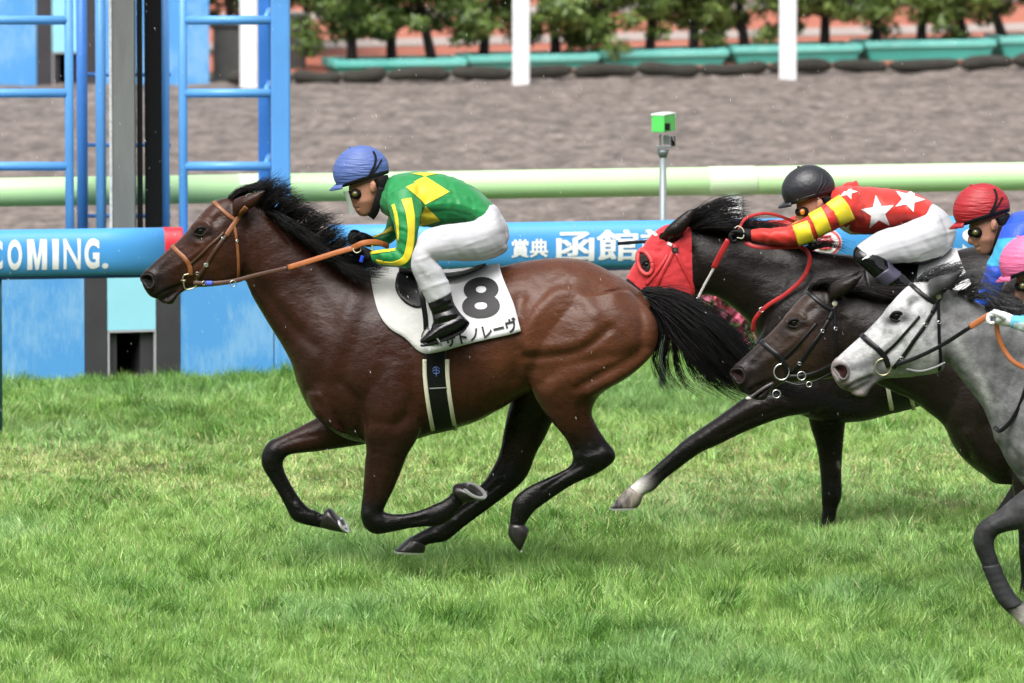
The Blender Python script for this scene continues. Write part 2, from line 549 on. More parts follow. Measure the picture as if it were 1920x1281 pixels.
# dirt course behind the running rail
e0 = Pz(-400, 672, 0); e1 = Pz(2400, 640, 0); f0 = Pz(-400, 158, 0); f1 = Pz(2400, 118, 0)
dm = mat('dirt', (0.095, 0.077, 0.067), 0.95, var=0.55, vscale=4.2, bump=1.0, bscale=17, color2=(0.168, 0.139, 0.122), stretch=(1.0, .42, 1))
o = grid_sheet('dirt_track', (e0[0], e0[1]), (e1[0], e1[1]), (f1[0], f1[1]), (f0[0], f0[1]), 300, 330, 0.006, 0.06, dm, 0.42, 0.6, 31)
tag(o, kind='structure')
wx = mat('dirt_plain', (0.17, 0.14, 0.125), 0.95, var=0.15, vscale=2)
for sgn in (-1, 1):
    a = (e0, f0) if sgn < 0 else (e1, f1)
    q = [(a[0][0], a[0][1]), (a[0][0] + sgn * 300, a[0][1]), (a[1][0] + sgn * 300, a[1][1]), (a[1][0], a[1][1])]
    sheet('dirt_track_side', q if sgn > 0 else q[::-1], wx, 0.03)
# terracotta paving with grey strips beyond the planters
tm = mat('terracotta', (0.34, 0.105, 0.062), 0.85, var=0.15, vscale=3)
gm = mat('pale_paving', (0.31, 0.26, 0.235), 0.9, var=0.15, vscale=4)
sheet('terracotta_paving', [(f0[0] - 300, f0[1]), (f1[0] + 300, f1[1]), (f1[0] + 300, f1[1] + 60), (f0[0] - 300, f0[1] + 60)], tm, 0.01)
for k, (va, vb) in enumerate(((106, 91), (52, 35))):
    a0, a1, b1, b0 = Pz(-600, va + 18, 0), Pz(2600, va - 62, 0), Pz(2600, vb - 62, 0), Pz(-600, vb + 18, 0)
    sheet('paving_strip', [(q[0], q[1]) for q in (a0, a1, b1, b0)], gm, 0.018)

# lush turf: blades in one mesh
def grass():
    n1, n2 = 500000, 130000; n = n1 + n2
    y = np.concatenate([-5.0 + 15.7 * rng.random(n1), -7.5 + 18.2 * rng.random(n2)])
    half = 960.0 / FPX * (y + 40) + 0.3
    x = (rng.random(n) * 2 - 1) * half
    out = np.arange(n) >= n1
    x = np.where(out & (y > -5.0), np.sign(x) * (half + 2.4 * rng.random(n)), np.where(out, x * 1.8, x))
    wide = np.where(out, 1.7, 1.0)
    lx = e0[0] + (e1[0] - e0[0]) * 0; ey = e0[1] + (x - e0[0]) / (e1[0] - e0[0]) * (e1[1] - e0[1])
    ok = y < ey + 0.12 * rng.random(n) - 0.03
    x, y, wide = x[ok], y[ok], wide[ok]; n = len(x)
    c1 = vnoise(x, y * .7, 0.55, 1); c2 = vnoise(x, y * .8, 0.16, 2); c3 = vnoise(x, y * 0.6, 1.7, 3); c4 = vnoise(x * .8, y, 0.075, 9)
    worn = np.exp(-((y - 3.6 - 0.5 * (c3 - .5)) / 1.9) ** 2) * (0.35 + 0.9 * vnoise(x, y, 0.5, 4)) * (0.4 + vnoise(x, y, 1.4, 5))
    worn = np.clip(worn * (0.55 + 1.1 * vnoise(x, y * .5, .3, 41)), 0, 1)
    divot = np.clip((vnoise(x, y * .6, .2, 42) - .74) * 6, 0, 1) * np.exp(-((y - 3.4) / 2.4) ** 2)
    hgt = (0.036 + 0.022 * c1 + 0.10 * c2 * c2 + 0.022 * rng.random(n)) * (1 - 0.42 * worn)
    hgt *= (1 - .7 * divot)
    hgt *= 0.42 + 0.75 * np.clip(c4 * 1.7, 0, 1)
    ang = (vnoise(x, y, 0.16, 6) - .5) * 12 + rng.normal(0, .75, n)
    lean = np.clip(0.45 + 0.55 * (c2 - .3) + 1.1 * worn * rng.random(n) + rng.normal(0, 0.25, n), 0.05, 1.75)
    w = (0.0020 + 0.0019 * rng.random(n)) * wide
    dx, dy = np.cos(ang), np.sin(ang) * .8
    yaw = rng.random(n) * 3.14; wx_, wy_ = np.cos(yaw), np.sin(yaw) * .5
    l1, l2 = lean * .55, lean * 1.35
    V = np.zeros((n, 5, 3), np.float32)
    h1 = hgt * .55; h2 = hgt * .5
    m1 = np.column_stack([x + dx * np.sin(l1) * h1, y + dy * np.sin(l1) * h1, np.cos(l1) * h1])
    m2 = m1 + np.column_stack([dx * np.sin(l2) * h2, dy * np.sin(l2) * h2, np.cos(l2) * h2])
    m2[:, 2] = np.maximum(m2[:, 2], 0.008)
    wv = np.column_stack([wx_ * w, wy_ * w, np.zeros(n)])
    b = np.column_stack([x, y, np.full(n, -0.004)])
    V[:, 0] = b - wv; V[:, 1] = b + wv; V[:, 2] = m1 + wv * .85; V[:, 3] = m1 - wv * .85; V[:, 4] = m2
    i = np.arange(n)[:, None] * 5
    loops = np.hstack([i + np.array([[0, 1, 2, 3]]), i + np.array([[3, 2, 4]])]).astype(np.int32).ravel()
    starts = (np.arange(n)[:, None] * 7 + np.array([[0, 4]])).astype(np.int32).ravel()
    me = bpy.data.meshes.new('grass')
    me.vertices.add(n * 5); me.vertices.foreach_set('co', V.ravel())
    me.loops.add(n * 7); me.loops.foreach_set('vertex_index', loops)
    me.polygons.add(n * 2); me.polygons.foreach_set('loop_start', starts)
    me.update(calc_edges=True)
    g = np.array([0.195, 0.385, 0.072]); dk = np.array([0.085, 0.235, 0.032]); ye = np.array([0.52, 0.46, 0.22]); li = np.array([0.42, 0.60, 0.20]); bl = np.array([0.24, 0.42, 0.15])
    t = rng.random(n)[:, None]
    C = g * (1 - t) + li * t
    k = np.clip((c1 * .6 + c2 * .7 + c3 * .45 - 0.78) * 1.5 + rng.normal(0, .2, n), 0, .9)[:, None]; C = C * (1 - k) + dk * k
    k = np.clip((vnoise(x, y, .8, 12) - .62) * 2.2, 0, .6)[:, None]; C = C * (1 - k) + bl * k
    k = ((rng.random(n) < worn * 0.42 + 0.012) * (0.4 + 0.6 * rng.random(n)))[:, None]; C = C * (1 - k) + ye * k
    k = (.8 * divot)[:, None]; C = C * (1 - k) + np.array([.13, .12, .045]) * k
    C = np.clip(C * np.exp(rng.normal(0, .28, n))[:, None], 0, .8)
    c5 = np.ones((n, 5, 4), np.float32); c5[:, :, :3] = C[:, None, :]
    at = me.color_attributes.new('Col', 'FLOAT_COLOR', 'POINT'); at.data.foreach_set('color', c5.ravel())
    m = bpy.data.materials.new('grass'); m.use_nodes = True; nt = m.node_tree
    bs = nt.nodes['Principled BSDF']; a = nt.nodes.new('ShaderNodeAttribute'); a.attribute_name = 'Col'
    nt.links.new(a.outputs['Color'], bs.inputs['Base Color']); bs.inputs['Roughness'].default_value = .38; bs.inputs['Specular IOR Level'].default_value = .45
    tr = nt.nodes.new('ShaderNodeBsdfTranslucent'); nt.links.new(a.outputs['Color'], tr.inputs['Color'])
    mx = nt.nodes.new('ShaderNodeMixShader'); mx.inputs[0].default_value = .4
    nt.links.new(bs.outputs[0], mx.inputs[1]); nt.links.new(tr.outputs[0], mx.inputs[2])
    nt.links.new(mx.outputs[0], nt.nodes['Material Output'].inputs['Surface'])
    me.materials.append(m)
    o = bpy.data.objects.new('grass', me); COL.objects.link(o); WL['grass'] = np.zeros(3)
    tag(o, 'lush wet green turf with a pale worn strip across it', 'grass', kind='stuff')
grass()

# ------------------------------------------------------------------ padded running rail
blue = mat('pad_blue', (0.062, 0.30, 0.66), 0.4, var=0.05, vscale=3, bump=0.06, bscale=14)
red = mat('pad_red', (0.55, 0.02, 0.035), 0.4, var=0.06, vscale=4)
white = mat('white_print', (0.8, 0.8, 0.8), 0.5)
white_l = mat('white_lettering', (0.8, 0.82, 0.84), 0.45)
navy = mat('rail_navy', (0.008, 0.04, 0.11), 0.35)
post_m = mat('post_teal', (0.02, 0.10, 0.13), 0.35, var=0.1)
RA, RB = Pz(0, 476, 1.0), Pz(1200, 458, 1.0)
RE = (RB - RA) / np.linalg.norm(RB - RA); RN = np.array([RE[1], -RE[0], 0.0]); RR = 0.128
def rail_s(u, A=RA, E=RE):
    s = np.linspace(-4, 12, 1601); uu, _ = proj(A[None] + s[:, None] * E[None]); return float(np.interp(u, uu, s))
def pad(g, s0, s1, r=RR, n=26, closed=True, a0=None):
    pts = [RA + RE * s for s in np.linspace(s0, s1, 12)]
    V = []; F = []
    for i, p in enumerate(pts):
        for k in range(n):
            q = 2 * math.pi * k / n
            c_, s_ = math.cos(q), math.sin(q)
            V.append(p + RN * r * 0.62 * math.copysign(abs(c_) ** .8, c_) + np.array([0, 0, r * math.copysign(abs(s_) ** .85, s_)]))
    for i in range(len(pts) - 1):
        for k in range(n):
            k2 = (k + 1) % n; F.append((i * n + k, (i + 1) * n + k, (i + 1) * n + k2, i * n + k2))
    F.append(tuple(range(n))); F.append(tuple((len(pts) - 1) * n + k for k in range(n - 1, -1, -1)))
    g.add(V, F)
def rail_text(name, s, u0, u1, v0, v1, m, parent, bold=0.02, fat=0.0):
    if fat:
        for k, (a, c) in enumerate(((-fat, .02), (fat, -.02), (-fat, -.02), (fat, .02))): rail_text(name, s, u0 + a, u1 + a, v0 + c, v1 + c, m, parent, bold, 0); rail_text.lift += .0004
        rail_text.lift = 0.0; return
    """flat print on the pad face between pixel columns u0..u1; v0/v1: fractions of the pad's half height"""
    if s == 'M':      # tall condensed M from four strokes that butt
        V = []; F = []
        for q in ([(0, 0), (0, 1), (.26, 1), (.26, 0)], [(.74, 0), (.74, 1), (1, 1), (1, 0)], [(.26, 1), (.33, 1), (.5, .35), (.5, 0), (.42, 0), (.26, .62)], [(.74, 1), (.67, 1), (.5, .35), (.5, 0), (.58, 0), (.74, .62)]):
            tv, tf = tri_poly(q, .12); F += [tuple(i + len(V) for i in t) for t in tf]; V += [(x, v0 + (v1 - v0) * y, 0) for x, y, _ in tv]
        V = np.array(V)
    else: V, F = text_px(s, [(0, v0), (1, v0), (1, v1), (0, v1)], bold, 0.12)
    if len(V) == 0: return
    sa, sb = rail_s(u0), rail_s(u1); W = []
    for x, h, _ in V:
        q = math.asin(max(-1, min(1, math.copysign(abs(h) ** (1 / .85), h))))
        c_ = math.cos(q)
        W.append(RA + RE * (sa + (sb - sa) * x) + RN * (RR * 0.62 * c_ ** .8 + 0.0025 + rail_text.lift) + np.array([0, 0, RR * h * 1.01]))
    W = np.array(W)
    F = [f if np.cross(W[f[1]] - W[f[0]], W[f[2]] - W[f[0]]) @ RN > 0 else f[::-1] for f in F]
    mk(name, W, F, m, parent)
rail_text.lift = 0.0
def rail(name, label, sa, sb, posts):
    root = empty(name, (RA + RE * sa) * [1, 1, 0], label, 'rail', 'padded rails beside the turf')
    g = G(); pad(g, sa, sb); g.out('pad', blue, root)
    g = G(); g.box((RA + RE * (sa + sb) / 2) + np.array([0, 0, -RR + 0.0]), (sb - sa - .01, 0.07, 0.016), math.atan2(RE[1], RE[0])); g.out('drip_edge', navy, root)
    for s in posts:
        b = RA + RE * s; g = G(); g.tube([[b[0], b[1], -0.1], [b[0], b[1], .7], [b[0] - RN[0] * .0, b[1], .9]], 0.026, 12); g.out('post', post_m, root)
    return root
sL0 = rail_s(-900); sLr = rail_s(306); sL1 = rail_s(341)
r1 = rail('padded_rail', 'blue padded rail with a red end, lettered COMING., left of the finish', sL0, sLr, [rail_s(-6), rail_s(-6) + 0.0 - 2.2])
g = G(); pad(g, sLr, sL1, RR + .001); g.out('red_end', red, r1)
for ch, ua, ub in (('C', -27, 2), ('O', 11, 38), ('M', 48, 85), ('I', 95, 107), ('N', 116, 148), ('G', 155, 183)): rail_text('lettering', ch, ua, ub, -.64, .62, white_l, r1, .012 if ch in 'MN' else .04)
rail_text('lettering', '.', 188, 200, -.64, -.40, white_l, r1, .02)
sR0, sR1 = rail_s(618), rail_s(2700)
r2 = rail('padded_rail', 'blue padded rail with large white Japanese lettering behind the galloping horses', sR0, sR1, [rail_s(760), rail_s(2300)])
rail_text('lettering', '賞典', 955, 1022, -0.42, 0.32, white_l, r2, 0.0, .9)
rail_text('lettering', '函館記念', 1040, 1354, -0.62, 0.66, white_l, r2, 0.0, 2.2)
rail_text('lettering', 'LS', 1760, 1836, -0.55, 0.5, white_l, r2, 0.03)
# round red and white badge
def badge(u, parent):
    s = rail_s(u); c = RA + RE * s
    for nm, R0, m, lift in (('badge', .078, mat('badge_white', (.8, .78, .78), .5), .004), ('badge_ring', .074, mat('badge_red', (.62, .05, .07), .5), .006), ('badge_centre', .062, mat('badge_white', (.8, .78, .78), .5), .008)):
        V = []; 
        for k in range(32):
            q = 2 * math.pi * k / 32; h = R0 * math.sin(q) / RR; cc = math.sqrt(1 - min(1, abs(h) ** 2.2))
            V.append(c + RE * R0 * 1.2 * math.cos(q) + RN * (RR * .62 * cc ** .8 + lift) + np.array([0, 0, h * RR]))
        V.append(c + RN * (RR * .62 + lift)); F = [(32, k, (k + 1) % 32) for k in range(32)]
        mk(nm, V, F, m, parent)
    for dx in (-.03, 0.0, .03):
        g = G(); g.box(c + RE * dx + RN * (RR * .62 + .010), (.016, .004, .08 - abs(dx)), math.atan2(RE[1], RE[0])); g.out('badge_mark', MATS['badge_red'], parent)
    for dz in (-.03, 0.008, .035):
        g = G(); g.box(c + RN * (RR * .62 + .0105) + np.array([0, 0, dz]), (.1 - abs(dz), .004, .011), math.atan2(RE[1], RE[0])); g.out('badge_mark', MATS['badge_red'], parent)
badge(1541, r2)

# ------------------------------------------------------------------ pale green rail of the dirt course
pg = mat('rail_pale_green', (0.50, 0.78, 0.40), 0.38, var=0.04, vscale=3)
pg2 = mat('rail_sleeve', (0.60, 0.80, 0.52), 0.35)
wpost = mat('white_post', (0.78, 0.78, 0.80), 0.45, var=0.03)
GA, GB = Pz(0, 361, 1.0), Pz(1920, 331, 1.0)
GE = (GB - GA) / np.linalg.norm(GB - GA); GN = np.array([GE[1], -GE[0], 0])
gr = empty('pale_green_rail', GA * [1, 1, 0], 'pale green tubular rail in front of the dirt track', 'rail')
def gs(u): return rail_s(u, GA, GE)
cuts = [gs(-700), gs(-300), gs(490), gs(1372), gs(2250), gs(2800)]
for a, b in zip(cuts[:-1], cuts[1:]):
    pts = [GA + GE * s for s in (a + .006, a + .02, b - .02, b - .006)]
    g = G(); g.tube(pts, [.076, .084, .084, .076], 22); g.out('rail_tube', pg, gr)
for c in cuts[1:-1]:
    g = G(); p = GA + GE * c
    g.tube([p - GE * .145, p - GE * .13, p + GE * .13, p + GE * .145], [.084, .0875, .0875, .084], 22); g.out('sleeve', pg2, gr)
    g = G(); g.tube([p * [1, 1, 0] - [0, 0, .1], p - [0, 0, .09]], .062, 16); g.out('post', wpost, gr)

# ------------------------------------------------------------------ finish pedestals
wallblue = mat('wall_blue', (0.075, 0.30, 0.70), 0.5, color2=(0.105, 0.345, 0.73), vscale=2.5, var=0.05)
stain = None
def stained_blue():
    m = bpy.data.materials.new('wall_blue_stained'); m.use_nodes = True; nt = m.node_tree; b = nt.nodes['Principled BSDF']; L = nt.links.new
    tc = nt.nodes.new('ShaderNodeTexCoord'); mp = nt.nodes.new('ShaderNodeMapping'); mp.inputs['Scale'].default_value = (34, 34, 9)
    L(tc.outputs['Object'], mp.inputs[0]); n1 = nt.nodes.new('ShaderNodeTexNoise'); n1.inputs['Scale'].default_value = 1.0; n1.inputs['Detail'].default_value = 8; n1.inputs['Roughness'].default_value = .75
    L(mp.outputs[0], n1.inputs['Vector'])
    n2 = nt.nodes.new('ShaderNodeTexNoise'); n2.inputs['Scale'].default_value = 3.0; L(tc.outputs['Object'], n2.inputs['Vector'])
    ad = nt.nodes.new('ShaderNodeMath'); ad.operation = 'ADD'; L(n1.outputs[0], ad.inputs[0]); L(n2.outputs[0], ad.inputs[1])
    rp = nt.nodes.new('ShaderNodeValToRGB'); rp.color_ramp.elements[0].position = .47; rp.color_ramp.elements[1].position = .60
    rp.color_ramp.elements[0].color = (.085, .315, .67, 1); rp.color_ramp.elements[1].color = (.19, .42, .70, 1)
    hf = nt.nodes.new('ShaderNodeMath'); hf.operation = 'MULTIPLY'; hf.inputs[1].default_value = .5; L(ad.outputs[0], hf.inputs[0]); L(hf.outputs[0], rp.inputs[0])
    L(rp.outputs[0], b.inputs['Base Color']); b.inputs['Roughness'].default_value = .5
    return m
stain = stained_blue()
charcoal = mat('charcoal_panel', (0.038, 0.036, 0.042), 0.6, var=0.2, vscale=6)
cyan = mat('pale_cyan_panel', (0.30, 0.66, 0.78), 0.45, var=0.06, vscale=3)
greyline = mat('grey_trim', (0.36, 0.36, 0.38), 0.5)
dark_in = mat('dark_inside', (0.003, 0.003, 0.0035), 0.8, spec=.1)
def pedestal(name, label, cpx, basev, slope, hgt, sc, cat='pedestal'):
    """goal pedestal: blue sides, charcoal flanks, pale cyan face and dark recess"""
    c = Pz(cpx, basev, 0); d = Pz(cpx + 100, basev - 100 * slope, 0) - c; e = d / np.linalg.norm(d); n = np.array([e[1], -e[0], 0]); rz = math.atan2(e[1], e[0])
    root = empty(name, c, label, cat, 'finish pedestals')
    T = .42
    def B(nm, x0, x1, z0, z1, m, proud=0.0, dep=T, bev=.004):
        g = G(); g.box(c + e * (x0 + x1) / 2 * sc - n * (dep / 2 - proud) + np.array([0, 0, (z0 + z1) / 2]), (abs(x1 - x0) * sc, dep, z1 - z0), rz); return g.out(nm, m, root, smooth=False, bevel=bev)
    B('side_panel', -1.5, -.268, -.05, hgt, stain)
    B('side_panel', .288, .832, -.05, hgt, stain)
    B('side_panel', .838, 1.18, -.05, hgt, stain)
    B('charcoal_flank', -.266, -.139, -.05, hgt, charcoal, .006)
    B('charcoal_flank', .147, .286, -.05, hgt, charcoal, .006)
    B('cyan_face', -.137, .145, .312, hgt, cyan, .004)
    B('recess_floor', -.137, .145, -.05, .02, charcoal, -.004)
    B('recess_back', -.137, .145, .022, .31, dark_in, -.3, .1)
    B('recess_cheek', -.137, -.075, .022, .31, charcoal, -.03, .25)
    B('recess_cheek', .06, .145, .022, .31, charcoal, -.03, .25)
    B('trim', -.137, .145, .3, .311, greyline, .009, .03, .002); B('trim', -.137, -.125, .0, .299, greyline, .009, .03, .002); B('trim', .133, .145, .0, .299, greyline, .009, .03, .002)
    return root, c, e, n, rz
ped, pc, pe, pn, prz = pedestal('finish_pedestal', 'blue pedestal with charcoal flanks and dark recess under the rail by the winner', 246, 722, .028, .70, 1.0)
pedestal('finish_pedestal', 'distant blue pedestal with dark recess across the dirt track', 129, 166, .01, 1.9, 1.02)

# ------------------------------------------------------------------ finish tower: blue ladders, grey mast, black boards
tb = mat('tower_blue', (0.10, 0.31, 0.68), 0.35, var=0.06, vscale=5)
tb2 = mat('tower_blue_deep', (0.05, 0.20, 0.58), 0.35, var=0.06, vscale=5)
mast_m = mat('mast_grey', (0.15, 0.155, 0.15), 0.5, var=0.28, vscale=7, stretch=(1, 1, .2))
edge_m = mat('mast_edge', (0.5, 0.5, 0.5), 0.6, var=0.35, vscale=60)
blackm = mat('black_board', (0.004, 0.004, 0.0045), 0.6, spec=.12)
YT = pc[1] + .58
TOP = 2.9
def vert(g, u, w_px, y, v0=-60, kind='tube', dep=None):
    a = P(u, 430, y); a[2] = 0.0
    w = w_px / (FPX / (y + 40)); b = np.array([a[0], y, TOP])
    if kind == 'tube': g.tube([a, b], w / 2, 14)
    else: g.box([(a[0] + b[0]) / 2, y, TOP / 2], (w, dep or w, TOP))
tw = empty('finish_tower', [P(130, 430, YT)[0], YT, 0], 'left blue tubular ladder frame of the finish tower', 'tower', 'blue ladder frames')
g = G(); vert(g, 131, 17, YT); g.out('upright', tb, tw)
g = G(); vert(g, 155, 21, YT + .5); g.out('upright', tb2, tw)
g = G(); vert(g, 190, 20, YT + .2); g.out('upright', tb, tw)
g = G(); vert(g, -165, 17, YT); g.out('upright', tb, tw)
for v in (38, 175, 312):
    a = P(-165, v, YT); b = P(126, v, YT); b[2] = a[2]; g = G(); g.tube([a, b], .026, 12); g.out('rung', tb, tw)
for v in (140, 272, 405):
    a = P(160, v, YT + .6); b = P(320, v, YT + .6); b[2] = a[2]; g = G(); g.tube([a, b], .012, 10); g.out('tie_rod', tb2, tw)
tw2 = empty('finish_tower', [P(430, 430, YT)[0], YT, 0], 'right blue tubular ladder frame of the finish tower behind the bay head', 'tower', 'blue ladder frames')
g = G(); vert(g, 344, 17, YT); g.out('upright', tb, tw2)
g = G(); vert(g, 309, 20, YT + .25); g.out('upright', tb, tw2)
g = G(); vert(g, 527, 36, YT + .02, kind='box', dep=.1); g.out('upright', tb, tw2, smooth=False, bevel=.012)
g = G(); vert(g, 497, 24, YT + .3, kind='box', dep=.1); g.out('upright', tb2, tw2, smooth=False, bevel=.012)
for v in (38, 175, 312):
    a = P(347, v, YT); b = P(508, v, YT); b[2] = a[2]; g = G(); g.tube([a, b], .026, 12); g.out('rung', tb, tw2)
    a = P(499, v - 4, YT + .02); b = P(505, v - 22, YT + .3); g = G(); g.tube([a, b], .018, 10); g.out('bracket', tb, tw2)
ms = empty('finish_mast', [P(233, 430, YT)[0], YT + .1, 0], 'weathered grey mast between the blue ladder frames', 'mast')
g = G(); vert(g, 233, 44, YT + .1, kind='box', dep=.14); g.out('column', mast_m, ms, smooth=False, bevel=.006)
g = G(); vert(g, 209, 5, YT + .07, kind='box', dep=.1); g.out('edge_strip', edge_m, ms, smooth=False)
g = G(); vert(g, 263, 10, YT + .1, kind='box', dep=.1); g.out('black_side_board', blackm, ms, smooth=False)  # narrow black board along the right side of the mast
bb = empty('sighting_board', [P(288, 430, YT)[0], YT + .12, 0], 'tall narrow black sighting board beside the grey mast', 'board')
g = G(); vert(g, 288, 32, YT + .12, kind='box', dep=.05); g.out('board', blackm, bb, smooth=False, bevel=.004)
g = G(); g.box(P(288, 380, YT + .16) * [1, 1, 0] + [0, 0, .35], (.05, .05, .7)); g.out('foot', blackm, bb, smooth=False)

# ------------------------------------------------------------------ remote camera on a pole
YC = 7.4
rc = empty('track_camera', P(1243, 410, YC) * [1, 1, 0] , 'small green box camera on a grey pole by the rail', 'camera')
polem = mat('pole_grey', (0.22, 0.25, 0.26), 0.4, metal=.3); gbox = mat('green_box', (0.10, 0.62, 0.12), 0.45); lens = mat('lens_black', (.006, .006, .008), .15); steel = mat('steel', (.55, .56, .56), .3, metal=.8)
p0 = P(1243, 296, YC); g = G(); g.tube([[p0[0], YC, -.05], [p0[0], YC, p0[2]]], .020, 12); g.out('pole', polem, rc)
g = G(); g.tube([p0 - [0, 0, .0], p0 + [0, 0, .03], p0 + [0, 0, .045]], [.02, .032, .034], 12); g.out('collar', polem, rc)
g = G(); g.box(P(1246, 276, YC), (.09, .07, .012)); g.box(P(1238, 262, YC), (.012, .05, .06)); g.box(P(1250, 262, YC), (.04, .05, .05)); g.out('bracket', steel, rc, smooth=False)
g = G(); g.tube([P(1262, 274, YC - .02), P(1262, 256, YC - .02)], .013, 8); g.out('motor', lens, rc)
cb = G(); cb.box(P(1244, 231, YC), (.078, .16, .092), rad(-24)); cbo = cb.out('camera_box', gbox, rc, smooth=False, bevel=.004)
q = P(1250, 236, YC) + np.array([-.0, -.08, 0.0]); g = G(); g.box(q, (.036, .016, .04), rad(-24)); g.out('lens_window', lens, cbo, smooth=False)
q = P(1244, 231, YC) + np.array([0, 0, .052]); g = G(); g.box(q, (.082, .165, .008), rad(-24)); g.out('rain_lid', mat('lid_white', (.75, .8, .75), .4), cbo, smooth=False)

# ------------------------------------------------------------------ far side: posts, dark rolls, planters, pines
for i, (u, vb, lab) in enumerate(((977, 165, 'tall white post standing nearer the middle of the far track edge'), (1477, 156, 'tall white post at the far track edge above the black helmet'), (467, 168, 'white post half hidden behind the right ladder frame'))):
    b = Pz(u, vb, 0); w = 32 / (FPX / (b[1] + 40)) if i < 2 else .15
    r = empty('white_post', b, lab, 'post', 'white posts along the far track edge')
    g = G(); g.box([b[0], b[1], 1.1], (w, w * .8, 2.25)); g.out('shaft', wpost, r, smooth=False, bevel=.012)
    g = G(); g.box([b[0], b[1], 2.26], (w + .03, w * .8 + .03, .06)); g.out('cap', wpost, r, smooth=False, bevel=.008)
def line_v(u, a=(560, 158), b=(1920, 130)): return a[1] + (b[1] - a[1]) * (u - a[0]) / (b[0] - a[0])
rollm = mat('dark_roll', (0.030, 0.027, 0.021), 0.9, var=.35, vscale=9, bump=.6, bscale=30)
bounds = [425, 548, 640, 725, 845, 962, 1075, 1195, 1312, 1440, 1560, 1665, 1800, 1900, 2020, 2140]
ords = 'first second third fourth fifth sixth seventh eighth ninth tenth eleventh twelfth thirteenth fourteenth fifteenth'.split()
for k, (a, b) in enumerate(zip(bounds[:-1], bounds[1:])):
    pa, pb = Pz(a + 2, line_v(a), .035), Pz(b - 2, line_v(b), .035); n = 12; h = .056 + .010 * random.random()
    ts = np.linspace(0, 1, n); pts = [pa + (pb - pa) * t + np.array([0, .02 * math.sin(5 * t + k), h + .012 * math.sin(4 * t + 2 * k)]) for t in ts]
    rr = [h * (1 - .55 * abs(2 * t - 1) ** 8) * (1 + .1 * math.sin(7 * t + k)) for t in ts]
    g = G(); g.tube(pts, rr, 14); o = g.out('ground_roll', rollm)
    tag(o, ords[k] + ' dark mud coloured roll from the left on the far track edge', 'roll', 'dark rolls along the far track edge')
teal = mat('planter_teal', (0.06, 0.43, 0.37), 0.5, var=.1, vscale=4); teal2 = mat('planter_rim', (0.13, 0.52, 0.46), 0.5, color2=(.2, .6, .54), vscale=6); soil2 = mat('potting_soil', (.03, .022, .016), .95)
pb_ = [(615, 862), (866, 1110), (1114, 1352), (1360, 1602), (1608, 1852), (1860, 2100)]
def plan_v(u): return 130 + (84 - 130) * (u - 615) / (1900 - 615)
pines = []
for k, (a, b) in enumerate(pb_):
    yb = 34.6 + .0016 * (a - 615)
    A = P(a, plan_v(a) + 6, yb); B = P(b, plan_v(b) + 6, yb + .3); A[2] = B[2] = 0; c = (A + B) / 2; L_ = np.linalg.norm(B - A); rz = math.atan2(B[1] - A[1], B[0] - A[0])
    H_ = P((a + b) / 2, plan_v((a + b) / 2) - 17, c[1])[2]
    r = empty('planter', c, ords[k] + ' teal trough planter from the left beyond the dirt track', 'planter', 'teal trough planters')
    g = G(); ax = np.array([[math.cos(rz), math.sin(rz), 0], [-math.sin(rz), math.cos(rz), 0], [0, 0, 1.0]])
    V = []
    for z, s in ((0.0, .9), (H_ - .06, .985), (H_ - .06, .985)):
        for x, y in ((-1, -1), (1, -1), (1, 1), (-1, 1)): V.append(c + (np.array([x * L_ / 2 * s, y * .24 * s, z]) @ ax))
    g.add(V[:8], [(3, 2, 1, 0), (0, 1, 5, 4), (1, 2, 6, 5), (2, 3, 7, 6), (3, 0, 4, 7), (4, 5, 6, 7)]); g.out('trough', teal, r, smooth=False, bevel=.012)
    g = G()
    for x, y, sx, sy in ((0, -.235, L_, .05), (0, .235, L_, .05), (-L_ / 2 + .025, 0, .05, .42), (L_ / 2 - .025, 0, .05, .42)): g.box(c + (np.array([x, y, H_ - .03]) @ ax), (sx, sy, .062), rz)
    g.out('rim', teal2, r, smooth=False, bevel=.008)
    g = G(); g.box(c + np.array([0, 0, H_ - .04]), (L_ - .1, .42, .03), rz); g.out('soil', soil2, r, smooth=False)
barkm = mat('pine_bark', (.016, .013, .012), .9, var=.3, vscale=12, bump=.6, bscale=40)
def leafmat(name, c):
    m = bpy.data.materials.new(name); m.use_nodes = True; nt = m.node_tree; b = nt.nodes['Principled BSDF']; b.inputs['Roughness'].default_value = .5
    a = nt.nodes.new('ShaderNodeAttribute'); a.attribute_name = 'Col'; nt.links.new(a.outputs['Color'], b.inputs['Base Color'])
    return m
lm = leafmat('pine_needles', None)
def crown(name, c, clumps, npc, size, cols, parent, seed, m=lm):
    R = np.random.default_rng(seed); V = []; C = []
    for (cx, cy, cz, r) in clumps:
        n = npc; d = R.normal(0, 1, (n, 3)); d /= np.linalg.norm(d, axis=1, keepdims=True); rr = r * R.random(n) ** .45
        p = np.array([cx, cy, cz]) + d * rr[:, None] * [1.15, 1.15, .8]
        a = R.normal(0, 1, (n, 3)); a /= np.linalg.norm(a, axis=1, keepdims=True); b = np.cross(a, d); b /= np.linalg.norm(b, axis=1, keepdims=True) + 1e-9
        s = size * (.6 + .8 * R.random(n))[:, None]
        V.append(np.stack([p - b * s * .35, p + a * s, p + b * s * .35, p - a * s], 1))
        k = R.random(n)[:, None] * .7 + .3 * R.random(); cc = cols[0] * (1 - k) + cols[1] * k; C.append(np.repeat(cc[:, None], 4, 1))
    V = np.vstack(V).reshape(-1, 3); C = np.vstack(C).reshape(-1, 3)
    return mk(name, V, np.arange(len(V), dtype=np.int32).reshape(-1, 4), m, parent, col=C)
